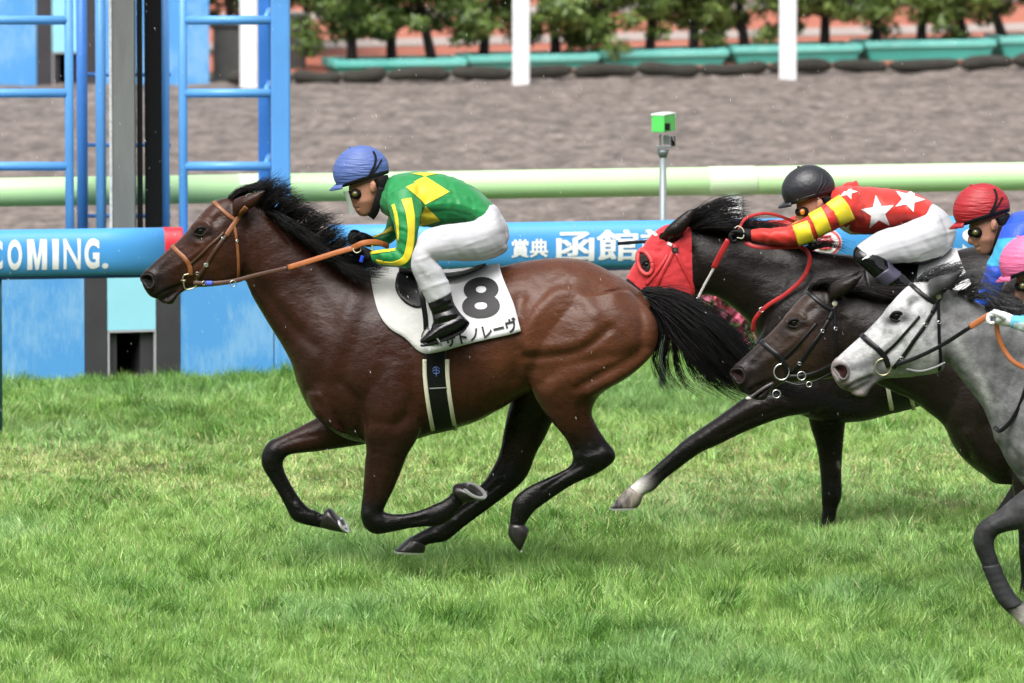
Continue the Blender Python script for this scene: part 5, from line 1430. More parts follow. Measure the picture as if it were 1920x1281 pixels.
def stripe(R, nm, path, ws, col, yc, sub=6):
    n = (len(path) - 1) * sub + 1; w = np.interp(np.linspace(0, 1, n), np.linspace(0, 1, len(ws)), ws)
    strap(R['bvh'], path, w, yc, .002, False, .0015, sub).out(nm, mat('sleeve_yellow', col, .4, bump=.15, bscale=24, spec=.35), R['jk'])
stripe(R1, 'sleeve_stripe', [(762, 373), (769, 400), (771, 430), (769, 458), (762, 484), (745, 494), (722, 493), (693, 487)], [.024, .021, .019, .018, .017, .014, .011, .009], YEL, YA)
stripe(R1, 'sleeve_stripe', [(737, 384), (743, 405), (746, 430), (747, 452)], [.008, .010, .009, .006], YEL, YA)
stripe(R1, 'sleeve_stripe', [(742, 468), (730, 470), (712, 472), (695, 475)], [.009, .010, .009, .007], YEL, YA)
stripe(R1, 'sleeve_stripe', [(736, 428), (722, 436), (708, 442), (697, 447)], [.010, .010, .008, .006], YEL, YA)
hand('glove', (694, 481, YA - .165), (668, 470, YA - .14), glov, R1['root'], 0, None, -1)
hand('glove', (694, 453, YA + .145), (672, 446, YA + .12), glov, R1['root'], 0, None, 1)
g = free_strap([(668, 460, YA - .20), (662, 468, YA - .2), (668, 474, YA - .2), (676, 470, YA - .2), (674, 462, YA - .2), (668, 460, YA - .2)], .002, .002); g.out('glove_badge', mat('badge_cream', (.7, .66, .5), .5), R1['root'])
g = free_strap([(680, 480, YA - .205), (678, 486, YA - .205), (677, 492, YA - .205)], .008, .006); g.out('wrist_tag', mat('tag_blue', (.02, .06, .55), .35), R1['root'])
# clear visor in front of the face
V = []
for i in range(9):
    q = -1 + 2 * i / 8
    for (u, v) in ((643 + 10 * q * q, 359), (651 + 9 * q * q, 380), (655 + 10 * q * q, 402)): V.append(P(u, v, YA + q * .075))
F = [(i * 3 + k, i * 3 + k + 1, i * 3 + 4 + k, i * 3 + 3 + k) for i in range(8) for k in range(2)]
mk('visor', V, F, visor, R1['root'])
# ------------------------------------------------------------------ the chasing horses
def tstroke(st, fn): return [(fn(s[0]), *s[1:]) for s in st]
WHITE = (.72, .69, .65)
def tp_(pts, T): return [(a * T[0] + T[1], b * T[0] + T[2]) for a, b in pts]
# ---- black-brown horse in the red hood
TB = (.976, 880, -19)
hb = lambda st: rot(st, 400, 380, -.2, 1.0, 827, 58); hbp = lambda p: rotp(p, 400, 380, -.2, 1.0, 827, 58)
bx_ = lambda st: xf(st, *TB)
EARB = [(1240, 444, 1264, 450, .024, -.06), (1246, 430, 1280, 438, .034, -.08), (1264, 413, 1293, 422, .03, -.085), (1282, 399, 1301, 407, .018, -.085), (1295, 391, 1304, 394, .007, -.085)]
NECKB = [(1262, 420, 1285, 540, .07, 0), (1285, 420, 1303, 552, .078, 0), (1335, 428, 1342, 556, .088, 0), (1385, 440, 1380, 582, .10, 0), (1435, 452, 1408, 612, .115, 0), (1485, 463, 1420, 640, .14, 0), (1530, 471, 1432, 676, .16, 0)]
FOREB = [(1510, 640, 1640, 650, .085, -.13), (1478, 700, 1600, 735, .09, -.15), (1440, 726, 1540, 770, .08, -.155), (1398, 744, 1470, 783, .066, -.155), (1345, 782, 1402, 808, .054, -.15), (1302, 811, 1352, 832, .047, -.145), (1278, 829, 1320, 846, .046, -.14), (1262, 844, 1302, 857, .040, -.14), (1236, 867, 1270, 881, .029, -.14), (1212, 888, 1246, 900, .029, -.14), (1197, 899, 1227, 919, .036, -.14), (1187, 908, 1210, 927, .034, -.14), (1178, 916, 1202, 934, .032, -.14)]
FOREBH = [(1180, 911, 1206, 930, .036, -.14), (1161, 931, 1202, 942, .046, -.14), (1143, 953, 1196, 951, .05, -.14)]
FFOREB = [(1535, 660, 1640, 660, .09, .13), (1516, 740, 1606, 748, .088, .15), (1514, 768, 1592, 772, .076, .15), (1518, 796, 1585, 798, .062, .15), (1530, 835, 1581, 838, .053, .15), (1537, 880, 1578, 884, .046, .15), (1539, 912, 1579, 920, .045, .15), (1540, 930, 1577, 936, .043, .15), (1541, 952, 1571, 951, .031, .15), (1540, 974, 1567, 974, .029, .15), (1537, 990, 1566, 993, .034, .15), (1531, 1004, 1560, 1008, .032, .15)]
FFOREBH = [(1529, 1002, 1561, 1004, .037, .15), (1522, 1014, 1561, 1013, .048, .15), (1515, 1024, 1560, 1023, .052, .15)]
hindB = bx_(rot(HIND, 1100, 600, -.62)); fhindB = bx_(rot(FHIND, 1060, 640, -.35, 1, 40)); 
NKB, TRB = blend(NECKB, bx_(TRUNK))
B_parts = [(NKB, keys(DRK, 'bbbbbbb'), dict(tn=.38, ns=40)), (TRB, keys(DRK, 'b'), dict(tn=.22, p=2.15, ns=48)), (hb(HEAD), keys(DRK, 'bbbbbbbbmmmm'), dict(tn=.12, p=2.3, ns=36)), (hb(LIP), keys(DRK, 'm'), {}),
    (FOREB, keys(DRK, 'bbbbffkkkkkww'.replace('w', 'k')), dict(sub=5)), (FFOREB, keys(DRK, 'bbbfffkkkkkk'), dict(sub=5)), (hindB, keys(DRK, 'b'), {}), (fhindB, keys(DRK, 'b'), {}), (EARB, keys(DRK, 'bbbdk'), dict(ns=14)), (mir(EARB), keys(DRK, 'bbbdk'), dict(ns=14)),
    ([(1500, 720, 1570, 720, .10, 0), (1510, 760, 1580, 775, .12, 0), (1545, 780, 1600, 780, .10, 0)], keys(DRK, 'b'), {})]
paintB = dark_face(0, [([(1178, 914), (1192, 918), (1184, 932)], 22, WHITE, 1.0), ([(1181, 924)], 3, (.03, .03, .03), .9), ([(1572, 868), (1574, 876)], 3.2, (.22, .19, .16), .8)])
B = build_horse('nearly black racehorse wearing a red hood, its white tipped foreleg stretched out', 'galloping racehorses', 1.0, B_parts,
    [(FOREBH, hoofl, 1), (FFOREBH, hoofm, 1), (bx_(rot(HINDHOOF, 1100, 600, -.62)), hoofm, 1), (bx_(rot(FHINDHOOF, 1060, 640, -.35, 1, 40)), hoofm, 1)],
    tstroke(BODY_S[:40], lambda p: tp_(p, TB)) + tstroke(HEAD_S, hbp) + [([(1470, 765), (1400, 790), (1350, 815)], -.005, 5), ([(1420, 758), (1360, 790), (1310, 825)], .004, 6), ([(1280, 855), (1230, 895)], -.004, 3.5), ([(1550, 800), (1556, 850), (1556, 900)], -.004, 5, .4), ([(1320, 560), (1370, 590), (1420, 640)], -.006, 8), ([(1330, 490), (1390, 520), (1450, 570)], .004, 18)], coat, .0085, hbp([(377, 434)])[0] + (.026,), 1600, paint=paintB)

yB = B['yc']
g_ = [[(1262, 424, 0), (1296, 402, -.02), (1340, 385, -.03), (1392, 374, -.02)], [(1290, 424, 0), (1320, 398, -.03), (1362, 380, -.03), (1402, 384, 0)], [(1300, 428, -.02), (1335, 412, -.07), (1372, 404, -.05), (1404, 400, 0)], [(1310, 430, -.03), (1340, 424, -.10), (1368, 424, -.1), (1392, 430, -.08)], [(1345, 432, 0), (1380, 420, -.05), (1410, 416, -.03), (1440, 420, 0)], [(1400, 444, 0), (1430, 432, -.04), (1458, 425, -.02), (1490, 424, 0)], [(1460, 458, 0), (1485, 450, -.04), (1510, 445, -.02), (1540, 448, 0)], [(1520, 470, 0), (1545, 464, -.04), (1570, 460, -.02), (1600, 468, 0)]]
g_ = [[(u, v, yB + y) for u, v, y in q] for q in g_]
V, F = hair(g_, 1300, .0016, .016, .025, 11); tag(mk('mane', V, F, hairm, B['root']), kind='stuff')
tb_ = [[(u * .976 + 880, v * .976 - 19, yB + y) for u, v, y in q] for q in tail]
V, F = hair(tb_, 500, .0035, .02, .05, 12, seg=12); tag(mk('tail', V, F, hairm, B['root']), kind='stuff')
# red hood: a cloth skin over the head with openings for ears and eyes
redh = mat('red_hood', (.48, .016, .022), .75, var=.06, vscale=14, bump=.25, bscale=45, sheen=.2)
def hood(H):
    X, Q = H['X'], H['Q']; N = normals(X, Q); u, v = proj(X); yc = H['yc']
    m = inpoly(u, v, [(1150, 505), (1225, 405), (1250, 400), (1306, 400), (1306, 590), (1150, 590)])
    ear = inpoly(u, v, [(1238, 446), (1246, 424), (1262, 404), (1290, 384), (1312, 384), (1300, 420), (1284, 440), (1262, 455)]) & (abs(X[:, 1] - yc) > .048)
    m &= ~ear
    q = Q[m[Q].all(1)]; ids = np.unique(q); mp = -np.ones(len(X), int); mp[ids] = np.arange(len(ids))
    bm = bmesh.new(); w = vnoise(u * .5 + v, v - u * .3, 7, 5) - .5
    vs = [bm.verts.new(X[i] + N[i] * (.007 + .004 * w[i])) for i in ids]
    for f in q: bm.faces.new([vs[k] for k in mp[f]])
    for (a, n) in ((P(1297, 480, yc), (1, 0, .03)), (P(1180, 524, yc), (-.62, 0, -.78))):
        bmesh.ops.bisect_plane(bm, geom=bm.verts[:] + bm.edges[:] + bm.faces[:], plane_co=Vector(a), plane_no=Vector(n), clear_outer=True)
    bm.verts.index_update(); V = [v_.co[:] for v_ in bm.verts]; F = [tuple(x.index for x in f.verts) for f in bm.faces]; bm.free()
    return V, F
hd = empty('red_hood', P(1250, 490, yB), 'red cloth hood with eye cups and red straps on the nearly black horse', 'hood')
V, F = hood(B); ho_ = mk('hood', V, F, redh, hd); so = ho_.modifiers.new('t', 'SOLIDIFY'); so.thickness = .004
hbv = BVHTree.FromPolygons([tuple(x) for x in V], F)
E0 = (1211, 494)
el = [(E0[0] + 12.5 * math.cos(q) + 4 * math.sin(q), E0[1] + 21 * math.sin(q)) for q in np.linspace(0, 2 * math.pi, 28)[:-1]]
V2, F2 = tri_poly(el, 6); L_, F_ = decal(hbv, V2, F2, yB, .003); mk('eye_opening', L_, F_, mat('dark_skin', (.012, .009, .008), .45), hd)
l, n = cast(hbv, E0[0] + 1, E0[1] + 2, yB); g = G(); g.ell(l + n * -.006, .020, .016, .018, 16, 10); g.out('eye', eyem, hd)
g = strap(hbv, el + el[:1], .009, yB, .012, True, .004, 2); g.out('eye_cup', mat('cup_red', (.58, .05, .05), .5), hd)
HB = dict(bvh=hbv, yc=yB)
for nm, pth, w, m in (('browband', [(1224, 437), (1234, 444), (1247, 453), (1260, 461)], .008, mat('white_tape', (.72, .66, .66), .5)), ('headpiece', [(1276, 436), (1270, 452), (1264, 470)], .013, red_l), ('cheekpiece', [(1262, 472), (1252, 492), (1240, 515), (1226, 545)], .010, red_l), ('noseband_strap', [(1252, 478), (1244, 492), (1230, 512), (1212, 534)], .008, red_l), ('throatlatch', [(1268, 474), (1280, 500), (1296, 530), (1306, 548)], .009, red_l)):
    strap(HB['bvh'], pth, w, yB, .005, True).out(nm, m, hd)
l, n = cast(hbv, 1265, 470, yB); g = G(); g.box(l + n * .008, (.03, .008, .026)); bx0 = g.out('rosette', ink, hd, smooth=False); g = G(); g.box(l + n * .013, (.006, .004, .016)); g.box(l + n * .0135, (.014, .004, .005)); g.out('rosette_mark', brass, bx0, smooth=False)
rn = empty('reins', P(1400, 470, yB), 'red reins and neck strap of the hooded horse', 'reins', 'loose reins')
free_strap([(1306, 566, yB - .1), (1318, 540, yB - .12), (1340, 500, yB - .16)], .006, .003).out('rein_end', MATS['white_tape'], rn)
free_strap([(1338, 503, yB - .16), (1352, 475, yB - .18), (1366, 450, yB - .19)], .014, .005).out('rein', red_l, rn)
free_strap([(1385, 432, yB - .12), (1396, 412, yB - .08), (1420, 402, yB - .04), (1450, 402, yB), (1490, 416, yB + .02)], .007, .004).out('rein_loop', red_l, rn)
free_strap([(1396, 455, yB - .19), (1420, 463, yB - .2), (1460, 464, yB - .2), (1500, 462, yB - .22)], .010, .004).out('rein', red_l, rn)
free_strap([(1500, 462, yB - .17), (1514, 472, yB - .18), (1518, 492, yB - .185), (1505, 522, yB - .18), (1475, 550, yB - .17), (1438, 574, yB - .15), (1416, 598, yB - .13), (1412, 622, yB - .10)], .010, .005).out('neck_strap', red_l, rn)
for q in ((1428, 581, .15), (1310, 562, .11)): g = G(); g.torus(P(q[0], q[1], yB - q[2]), .012, .0025, [.3, -1, 0], 8, 6); g.out('buckle', silver, rn)
# saddle gear of the hooded horse
sg_ = empty('saddle_pad', P(1640, 540, yB), 'white pad and girth of the hooded horse below the black boot', 'saddle pad')
sheet_on(B, [(a * .976 + 880, b * .976 - 19, c * .976 + 880, d * .976 - 19) for a, b, c, d in [(850, 516, 846, 600), (870, 514, 872, 612), (890, 512, 910, 610), (936, 504, 975, 595)]], 'pad', clothw, sg_, .012)
g = strap(B['bvh'], [(a * .976 + 880, b * .976 - 19) for a, b in gp], .05, yB, .004, True, .006); g.out('girth_band', blk_l, sg_)
for s_ in (-1, 1):
    strap(B['bvh'], [((u + s_ * 21) * .976 + 880, v * .976 - 19) for u, v in [(818, 672), (818, 700), (821, 735), (826, 770), (832, 804)]], .010, yB, .006, True, .007).out('edge_pad', cream, sg_)

fl = Flesh(yB); fl.add(bx_([(748, 494, 748, 512, .05, 0), (770, 494, 768, 516, .12, 0), (800, 500, 800, 522, .16, 0), (836, 502, 836, 528, .18, 0), (870, 500, 872, 526, .17, 0), (905, 496, 907, 512, .12, 0), (925, 492, 926, 497, .06, 0)]), ns=24)
X, Q = fl.mesh(.006, 4); sdB = empty('racing_saddle', P(1690, 490, yB), 'small black saddle of the hooded horse behind the black boot', 'saddle'); mk('seat', X, Q, blk_l, sdB)
V2, F2 = tri_poly([tuple(q) for q in cr(tp_([(770, 505), (757, 540), (775, 590), (815, 610), (850, 590), (862, 545), (858, 508), (770, 505)], TB), 4)[:-1]], 10); L_, F_ = decal(B['bvh'], V2, F2, yB, .02)
o = mk('flap', L_, F_, blk_l, sdB); so = o.modifiers.new('t', 'SOLIDIFY'); so.thickness = .006
# ---- dark brown horse between the hooded one and the grey
TC = (1.02, 1201, 62); cx_ = lambda st: xf(st, *TC)
THC = (1.06, 1090, 146); hc = lambda st: xf(st, *THC); yC = -1.5
NECKC = [(1552, 545, 1540, 690, .08, 0), (1580, 546, 1563, 690, .085, 0), (1640, 550, 1602, 706, .095, 0), (1700, 552, 1648, 722, .11, 0), (1770, 560, 1700, 745, .13, 0), (1835, 568, 1742, 775, .155, 0)]
def vleg(u0, y, s=1.0, v0=0):
    L_ = [(0, 780, 130, 780, .09), (-8, 850, 110, 850, .085), (-2, 900, 82, 896, .068), (4, 945, 66, 940, .055), (8, 985, 56, 982, .048), (8, 1010, 54, 1012, .046), (10, 1030, 46, 1030, .036), (12, 1055, 40, 1055, .029), (10, 1078, 42, 1080, .034), (4, 1094, 36, 1096, .032)]
    return [(u0 + a, b + v0, u0 + c, d + v0, w, y) for a, b, c, d, w in L_], [(u0 + 2, 1090 + v0, u0 + 38, 1092 + v0, .037, y), (u0 - 10, 1104 + v0, u0 + 38, 1104 + v0, .05, y), (u0 - 16, 1112 + v0, u0 + 38, 1112 + v0, .054, y)]
l1, h1 = vleg(1902, -.15, 1, 26); l2, h2 = vleg(1985, .15, 1, 18)
NKC, TRC = blend(NECKC, cx_(TRUNK))
C_parts = [(NKC, keys(BRN, 'bbbbbb'), dict(tn=.38, ns=40)), (TRC, keys(BRN, 'b'), dict(tn=.22, p=2.15, ns=48)), (hc(HEAD), keys(BRN, 'bbbccccbmmmm'), dict(tn=.12, p=2.3, ns=40)), (hc(LIP), keys(BRN, 'm'), {}), (l1, keys(BRN, 'bbffkkkkkk'), {}), (l2, keys(BRN, 'bbffkkkkkk'), {}), (cx_(HIND), keys(BRN, 'b'), {}), (cx_(FHIND), keys(BRN, 'b'), {}),
    (xf(EAR, 1.06, 1090, 136), keys(BRN, 'bbbddk'), dict(ns=14)), (mir(xf(EAR, 1.06, 1085, 128)), keys(BRN, 'bbbddk'), dict(ns=14)), ([(1800, 800, 1880, 800, .10, 0), (1815, 860, 1900, 880, .12, 0), (1860, 905, 1930, 905, .10, 0)], keys(BRN, 'b'), {})]
mcC = lambda p: tp_(p, THC)
paintC = dark_face(0, [(mcC(NOSTRIL), 8.5, (.022, .006, .006), .97), (mcC([(358, 444), (377, 434), (394, 436)]), 11, (.010, .007, .007), .7), (mcC([(300, 470), (340, 435), (385, 400)]), 11, (.055, .032, .022), .55), (mcC([(292, 556), (305, 549), (322, 541)]), 3, (.006, .004, .004), .7)])
Cc = build_horse('dark brown racehorse with open mouth between the hooded horse and the grey', 'galloping racehorses', yC, C_parts, [(h1, hoofm, 1), (h2, hoofm, 1), (cx_(HINDHOOF), hoofm, 1), (cx_(FHINDHOOF), hoofm, 1)],
    tstroke(BODY_S[:40], lambda p: tp_(p, TC)) + tstroke(HEAD_S, mcC) + [([(1570, 680), (1640, 715), (1720, 755)], -.006, 8), ([(1600, 600), (1680, 640), (1740, 700)], .004, 16)], coat, .0085, (*mcC([(377, 434)])[0], .026), 2020, paint=paintC)
g_ = [[(u, v, yC + y) for u, v, y in q] for q in ([(1518, 545, 0), (1530, 532, -.03), (1545, 530, -.04), (1562, 536, -.03)], [(1530, 540, 0), (1545, 528, -.04), (1562, 528, -.05), (1580, 538, -.04)], [(1545, 540, 0), (1560, 532, -.03), (1580, 532, -.03), (1600, 540, -.02)])]
V, F = hair(g_, 160, .002, .008, .02, 21); tag(mk('forelock', V, F, brownhair, Cc['root']), kind='stuff')
g_ = [[(u, v, yC + y) for u, v, y in q] for q in ([(1575, 545, -.02), (1600, 540, -.05), (1630, 548, -.07), (1665, 560, -.08)], [(1610, 548, -.02), (1640, 545, -.06), (1670, 550, -.08), (1700, 552, -.08)], [(1660, 552, -.02), (1690, 544, -.06), (1720, 545, -.07), (1750, 552, -.08)], [(1720, 556, -.02), (1750, 548, -.06), (1780, 550, -.08), (1820, 560, -.08)], [(1790, 564, -.02), (1820, 555, -.06), (1850, 556, -.08), (1890, 566, -.08)])]
V, F = hair(g_, 1000, .0017, .010, .02, 22); tag(mk('mane', V, F, brownhair, Cc['root']), kind='stuff')
V, F = hair([[(u * 1.02 + 1201, v * 1.02 + 62, yC + y) for u, v, y in q] for q in tail], 400, .0035, .02, .05, 23, seg=12); tag(mk('tail', V, F, hairm, Cc['root']), kind='stuff')
nostrils(Cc, mcC, (.010, .003, .003), (.012, .0085, .008))
def bridle(label, H, T, m, ringm, extra=0.0):
    yc = H['yc']; b = empty('bridle', P(*tp_([(400, 460)], T)[0], yc), label, 'bridle', 'bridles'); t = lambda p: tp_(p, T)
    for nm, pth, w in (('browband', [(399, 377), (412, 389), (428, 402), (445, 412)], .010), ('headpiece', [(462, 386), (452, 398), (446, 412), (438, 428)], .010), ('cheekpiece', [(438, 428), (424, 452), (408, 474), (390, 500), (372, 522)], .0085), ('throatlatch', [(448, 408), (449, 440), (450, 475), (452, 505), (450, 526)], .007), ('noseband', [(318, 466), (330, 477), (346, 490), (358, 504), (364, 520)], .012), ('noseband_strap', [(356, 498), (374, 482), (396, 458), (416, 434)], .006)):
        strap(H['bvh'], t(pth), w, yc, .005, True).out(nm, m, b)
    for q in ((386, 505), (426, 448), (449, 444)): g = G(); buckle(g, H['bvh'], *t([q])[0], yc, .009); g.out('buckle', silver, b)
    l, n = cast(H['bvh'], *t([(354, 520)])[0], yc); R = []
    for s_ in (-1, 1):
        c = l + np.array([0, -.012, 0]); c[1] = c[1] if s_ < 0 else 2 * yc - c[1]
        g = G(); g.torus(c, .036, .0036, [0, -1, 0], 26, 8, .95); g.out('bit_ring', ringm, b)
    l, n = cast(H['bvh'], *t([(447, 400)])[0], yc); g = G(); g.ell(l + n * .012, .013, .006, .015, 12, 8); g.out('rosette', mat('rosette_cream', (.6, .55, .45), .4), b)
    return b, l[1]
bC, yl = bridle('black leather bridle with two rings on the dark brown horse', Cc, THC, blk_l, silver)
free_strap([(1478, 706, yC - .07), (1510, 704, yC - .09), (1545, 692, yC - .11), (1600, 660, yC - .15), (1700, 610, yC - .19), (1800, 575, yC - .2)], .008).out('rein', blk_l, bC)
free_strap([(1470, 715, yC - .07), (1500, 722, yC - .08), (1535, 712, yC - .09), (1575, 690, yC - .1)], .005).out('lead_strap', blk_l, bC)
for q in ((1503, 705, .10, .019), (1456, 739, .06, .018), (1517, 721, .09, .012)): g = G(); g.torus(P(q[0], q[1], yC - q[2]), q[3], .0028, [.1, -1, 0], 20, 8); g.out('loose_ring', silver, bC)
# pale tongue between the lips
g = G(); g.tube(cr([P(1450, 718, yC - .035), P(1432, 728, yC - .04), P(1412, 742, yC - .035), P(1402, 748, yC - .03)], 4), [.008] * 9 + [.010, .010, .009, .006], 10); g.out('tongue', mat('tongue_grey', (.07, .062, .066), .3), Cc['root'])
g = G(); g.ell(P(1404, 747, yC - .034), .016, .012, .009, 12, 8); g.out('tongue_tip', mat('froth_white', (.5, .47, .46), .5), Cc['root'])

# ---- the grey
TD = (1.06, 1277, 60); dx_ = lambda st: xf(st, *TD); THD = (1.1, 1266, 116); yD = -3.2; mcD = lambda p: tp_(p, THD)
NECKD = [(1748, 535, 1742, 688, .08, 0), (1782, 541, 1774, 680, .084, 0), (1818, 558, 1795, 702, .092, 0), (1855, 578, 1820, 734, .105, 0), (1900, 592, 1845, 768, .12, 0), (1945, 600, 1858, 800, .145, 0), (1985, 603, 1866, 830, .165, 0)]
FORED = [(2010, 760, 2120, 760, .09, -.13), (1985, 860, 2090, 900, .095, -.15), (1945, 898, 2020, 962, .078, -.155), (1905, 928, 1962, 984, .062, -.155), (1872, 956, 1918, 992, .052, -.15), (1846, 973, 1884, 998, .048, -.145), (1830, 990, 1868, 1006, .047, -.14), (1824, 1012, 1864, 1020, .046, -.14), (1829, 1034, 1866, 1032, .040, -.14), (1838, 1054, 1872, 1050, .032, -.14), (1852, 1090, 1886, 1083, .030, -.14), (1867, 1124, 1904, 1115, .034, -.14), (1884, 1144, 1920, 1130, .039, -.14), (1906, 1164, 1936, 1146, .035, -.14), (1922, 1182, 1950, 1164, .033, -.14)]
FOREDH = [(1918, 1178, 1950, 1158, .038, -.14), (1938, 1196, 1972, 1168, .048, -.14), (1964, 1212, 1992, 1184, .053, -.14)]
l2, h2 = vleg(2010, .15, 1.0, 110)
NKD, TRD = blend(NECKD, dx_(TRUNK))
D_parts = [(NKD, keys(GRY, 'cbbbbbb'), dict(tn=.38, ns=44)), (TRD, keys(GRY, 'b'), dict(tn=.22, p=2.15, ns=48)), (xf(HEAD, *THD), keys(GRY, 'bbcccccccmmm'), dict(tn=.12, p=2.3, ns=44)), (xf(LIP, *THD), keys(GRY, 'cmmmm'), {}), (FORED, [GRY['b'], GRY['d'], GRY['f'], GRY['f'], GRY['f'], GRY['k'], GRY['k'], GRY['k'], GRY['k'], GRY['k'], GRY['k'], GRY['k'], GRY['k'], (.6, .56, .52), (.6, .56, .52)], dict(sub=5)), (l2, keys(GRY, 'bbffkkkkkk'), {}),
    (dx_(HIND), keys(GRY, 'bbbbbbffk'), {}), (dx_(FHIND), keys(GRY, 'bbbbbffk'), {}), (xf(EAR, 1.1, 1258, 114), keys(GRY, 'dffkkk'), dict(ns=14)), (mir(xf(EAR, 1.1, 1252, 108)), keys(GRY, 'bddfkk'), dict(ns=14)), ([(1890, 860, 1970, 860, .10, 0), (1915, 905, 2000, 925, .12, 0), (1960, 930, 2040, 930, .10, 0)], keys(GRY, 'd'), {})]
paintD = dark_face(0, [(mcD(NOSTRIL), 9, (.05, .014, .014), .97), (mcD([(364, 442), (378, 434), (392, 436)]), 12, (.035, .035, .038), .85), (mcD([(310, 520), (330, 515), (350, 505)]), 14, (.13, .13, .14), .75), (mcD([(320, 550), (350, 535)]), 16, (.05, .052, .048), .85), (mcD([(402, 412), (412, 404)]), 7, (.12, .12, .12), .6), (mcD([(270, 512), (268, 530)]), 8, (.26, .21, .205), .6), (mcD([(285, 550), (300, 560)]), 9, (.16, .13, .12), .7), (mcD([(292, 556), (305, 549), (322, 541), (336, 536)]), 3, (.03, .03, .03), .7),
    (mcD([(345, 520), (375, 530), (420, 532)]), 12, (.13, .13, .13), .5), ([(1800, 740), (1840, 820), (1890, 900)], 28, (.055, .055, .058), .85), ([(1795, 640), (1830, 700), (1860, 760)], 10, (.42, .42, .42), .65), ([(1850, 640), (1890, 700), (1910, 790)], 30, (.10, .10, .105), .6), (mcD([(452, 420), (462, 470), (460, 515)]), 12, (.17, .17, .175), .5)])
D = build_horse('grey racehorse with black bridle at the right edge nearest the camera', 'galloping racehorses', yD, D_parts, [(FOREDH, hoofl, 1), (h2, hoofm, 1), (dx_(HINDHOOF), hoofm, 1), (dx_(FHINDHOOF), hoofm, 1)],
    tstroke(BODY_S[:40], lambda p: tp_(p, TD)) + tstroke(HEAD_S, mcD) + [([(1785, 690), (1815, 735), (1850, 790)], -.006, 9), ([(1790, 620), (1850, 680), (1890, 760)], .005, 14), ([(1810, 600), (1880, 660), (1930, 740)], -.004, 14), ([(1880, 965), (1850, 985)], -.004, 5), ([(1848, 1060), (1868, 1100)], -.003, 3)], gcoat, .0085, (*mcD([(378, 434)])[0], .027), 2150, paint=paintD)
g_ = [[(u, v, yD + y) for u, v, y in q] for q in ([(1718, 530, 0), (1738, 515, -.03), (1765, 508, -.04), (1795, 508, -.02)], [(1735, 528, 0), (1760, 508, -.03), (1790, 500, -.03), (1830, 505, 0)], [(1755, 530, 0), (1785, 505, -.03), (1820, 498, -.02), (1860, 510, 0)], [(1780, 540, -.02), (1812, 518, -.06), (1848, 515, -.05), (1890, 535, -.02)], [(1800, 550, -.02), (1830, 535, -.07), (1860, 540, -.08), (1890, 560, -.06)], [(1818, 560, -.02), (1842, 555, -.08), (1866, 565, -.1), (1885, 582, -.1)], [(1850, 578, -.02), (1880, 565, -.08), (1905, 570, -.1), (1935, 585, -.1)], [(1900, 594, -.02), (1930, 580, -.08), (1960, 585, -.1), (2000, 600, -.1)])]
V, F = hair(g_, 420, .0014, .018, .03, 31, wav=.02, between=False); tag(mk('mane', V, F, greyhair, D['root']), kind='stuff')
V, F = hair([[(u * 1.06 + 1277, v * 1.06 + 60, yD + y) for u, v, y in q] for q in tail], 300, .0035, .02, .05, 33, seg=12); tag(mk('tail', V, F, greyhair, D['root']), kind='stuff')
nostrils(D, lambda p: [(u + 6, v) for u, v in mcD(p)], (.016, .0045, .0045), (.13, .115, .115))
bD, yl = bridle('black leather bridle with brass ring on the grey horse', D, THD, blk_l, brass)
free_strap([(1680, 684, yD - .09), (1720, 670, yD - .11), (1770, 645, yD - .13), (1820, 613, yD - .16)], .009).out('rein', blk_l, bD)
free_strap([(1818, 614, yD - .16), (1836, 602, yD - .165), (1856, 590, yD - .17)], .013, .005).out('rein_grip', org_l, bD)
free_strap([(1868, 606, yD - .19), (1872, 630, yD - .19), (1882, 655, yD - .19), (1900, 678, yD - .2), (1925, 692, yD - .2)], .010, .005).out('rein_loop', org_l, bD)
free_strap([(1700, 692, yD - .08), (1725, 696, yD - .08), (1750, 690, yD - .08), (1772, 680, yD - .08)], .004, .003).out('chin_strap', mat('grey_strap', (.3, .3, .31), .4), bD)
free_strap([(1926, 720, yD - .17), (1912, 760, yD - .17), (1895, 790, yD - .165), (1875, 808, yD - .15), (1864, 800, yD - .12)], .009, .004).out('martingale', blk_l, bD)
# dark exercise bandage on the grey's foreleg
f = Flesh(yD); f.add([(a, b, c, d, w * 1.1 + .003, y) for a, b, c, d, w, y in [(1840, 1062, 1875, 1056, .032, -.14)] + FORED[10:13]], ns=24); X, Q = f.mesh(.006, 3)
X = sculpt(X, Q, yD, [([(1840, 1078 + k * 14), (1890, 1068 + k * 14)],   .001, 2.5) for k in range(5)]); bo = mk('leg_wrap', X, Q, mat('wrap_charcoal', (.018, .019, .022), .7, bump=.2), D['root'])

# ------------------------------------------------------------------ riders of the chasing horses
RED = (.50, .030, .022)
tor2 = [(1560, 352, 1552, 392, .07, 0), (1580, 349, 1568, 422, .155, 0), (1612, 350, 1598, 440, .19, 0), (1650, 352, 1645, 438, .18, 0), (1690, 357, 1680, 428, .165, 0), (1722, 366, 1706, 422, .15, 0), (1748, 380, 1714, 421, .145, 0)]
na2 = [(1606, 350, 1625, 418, .075, -.14), (1576, 362, 1600, 414, .07, -.19), (1545, 383, 1564, 432, .062, -.22), (1510, 407, 1532, 447, .056, -.235), (1482, 423, 1504, 457, .052, -.235), (1450, 428, 1462, 461, .048, -.22), (1425, 429, 1432, 457, .042, -.2), (1406, 431, 1409, 452, .036, -.185)]
pv2 = [(1738, 378, 1706, 416, .115, 0), (1752, 383, 1712, 430, .15, 0), (1776, 402, 1716, 456, .16, 0), (1793, 436, 1735, 486, .15, 0), (1786, 462, 1755, 484, .12, 0)]
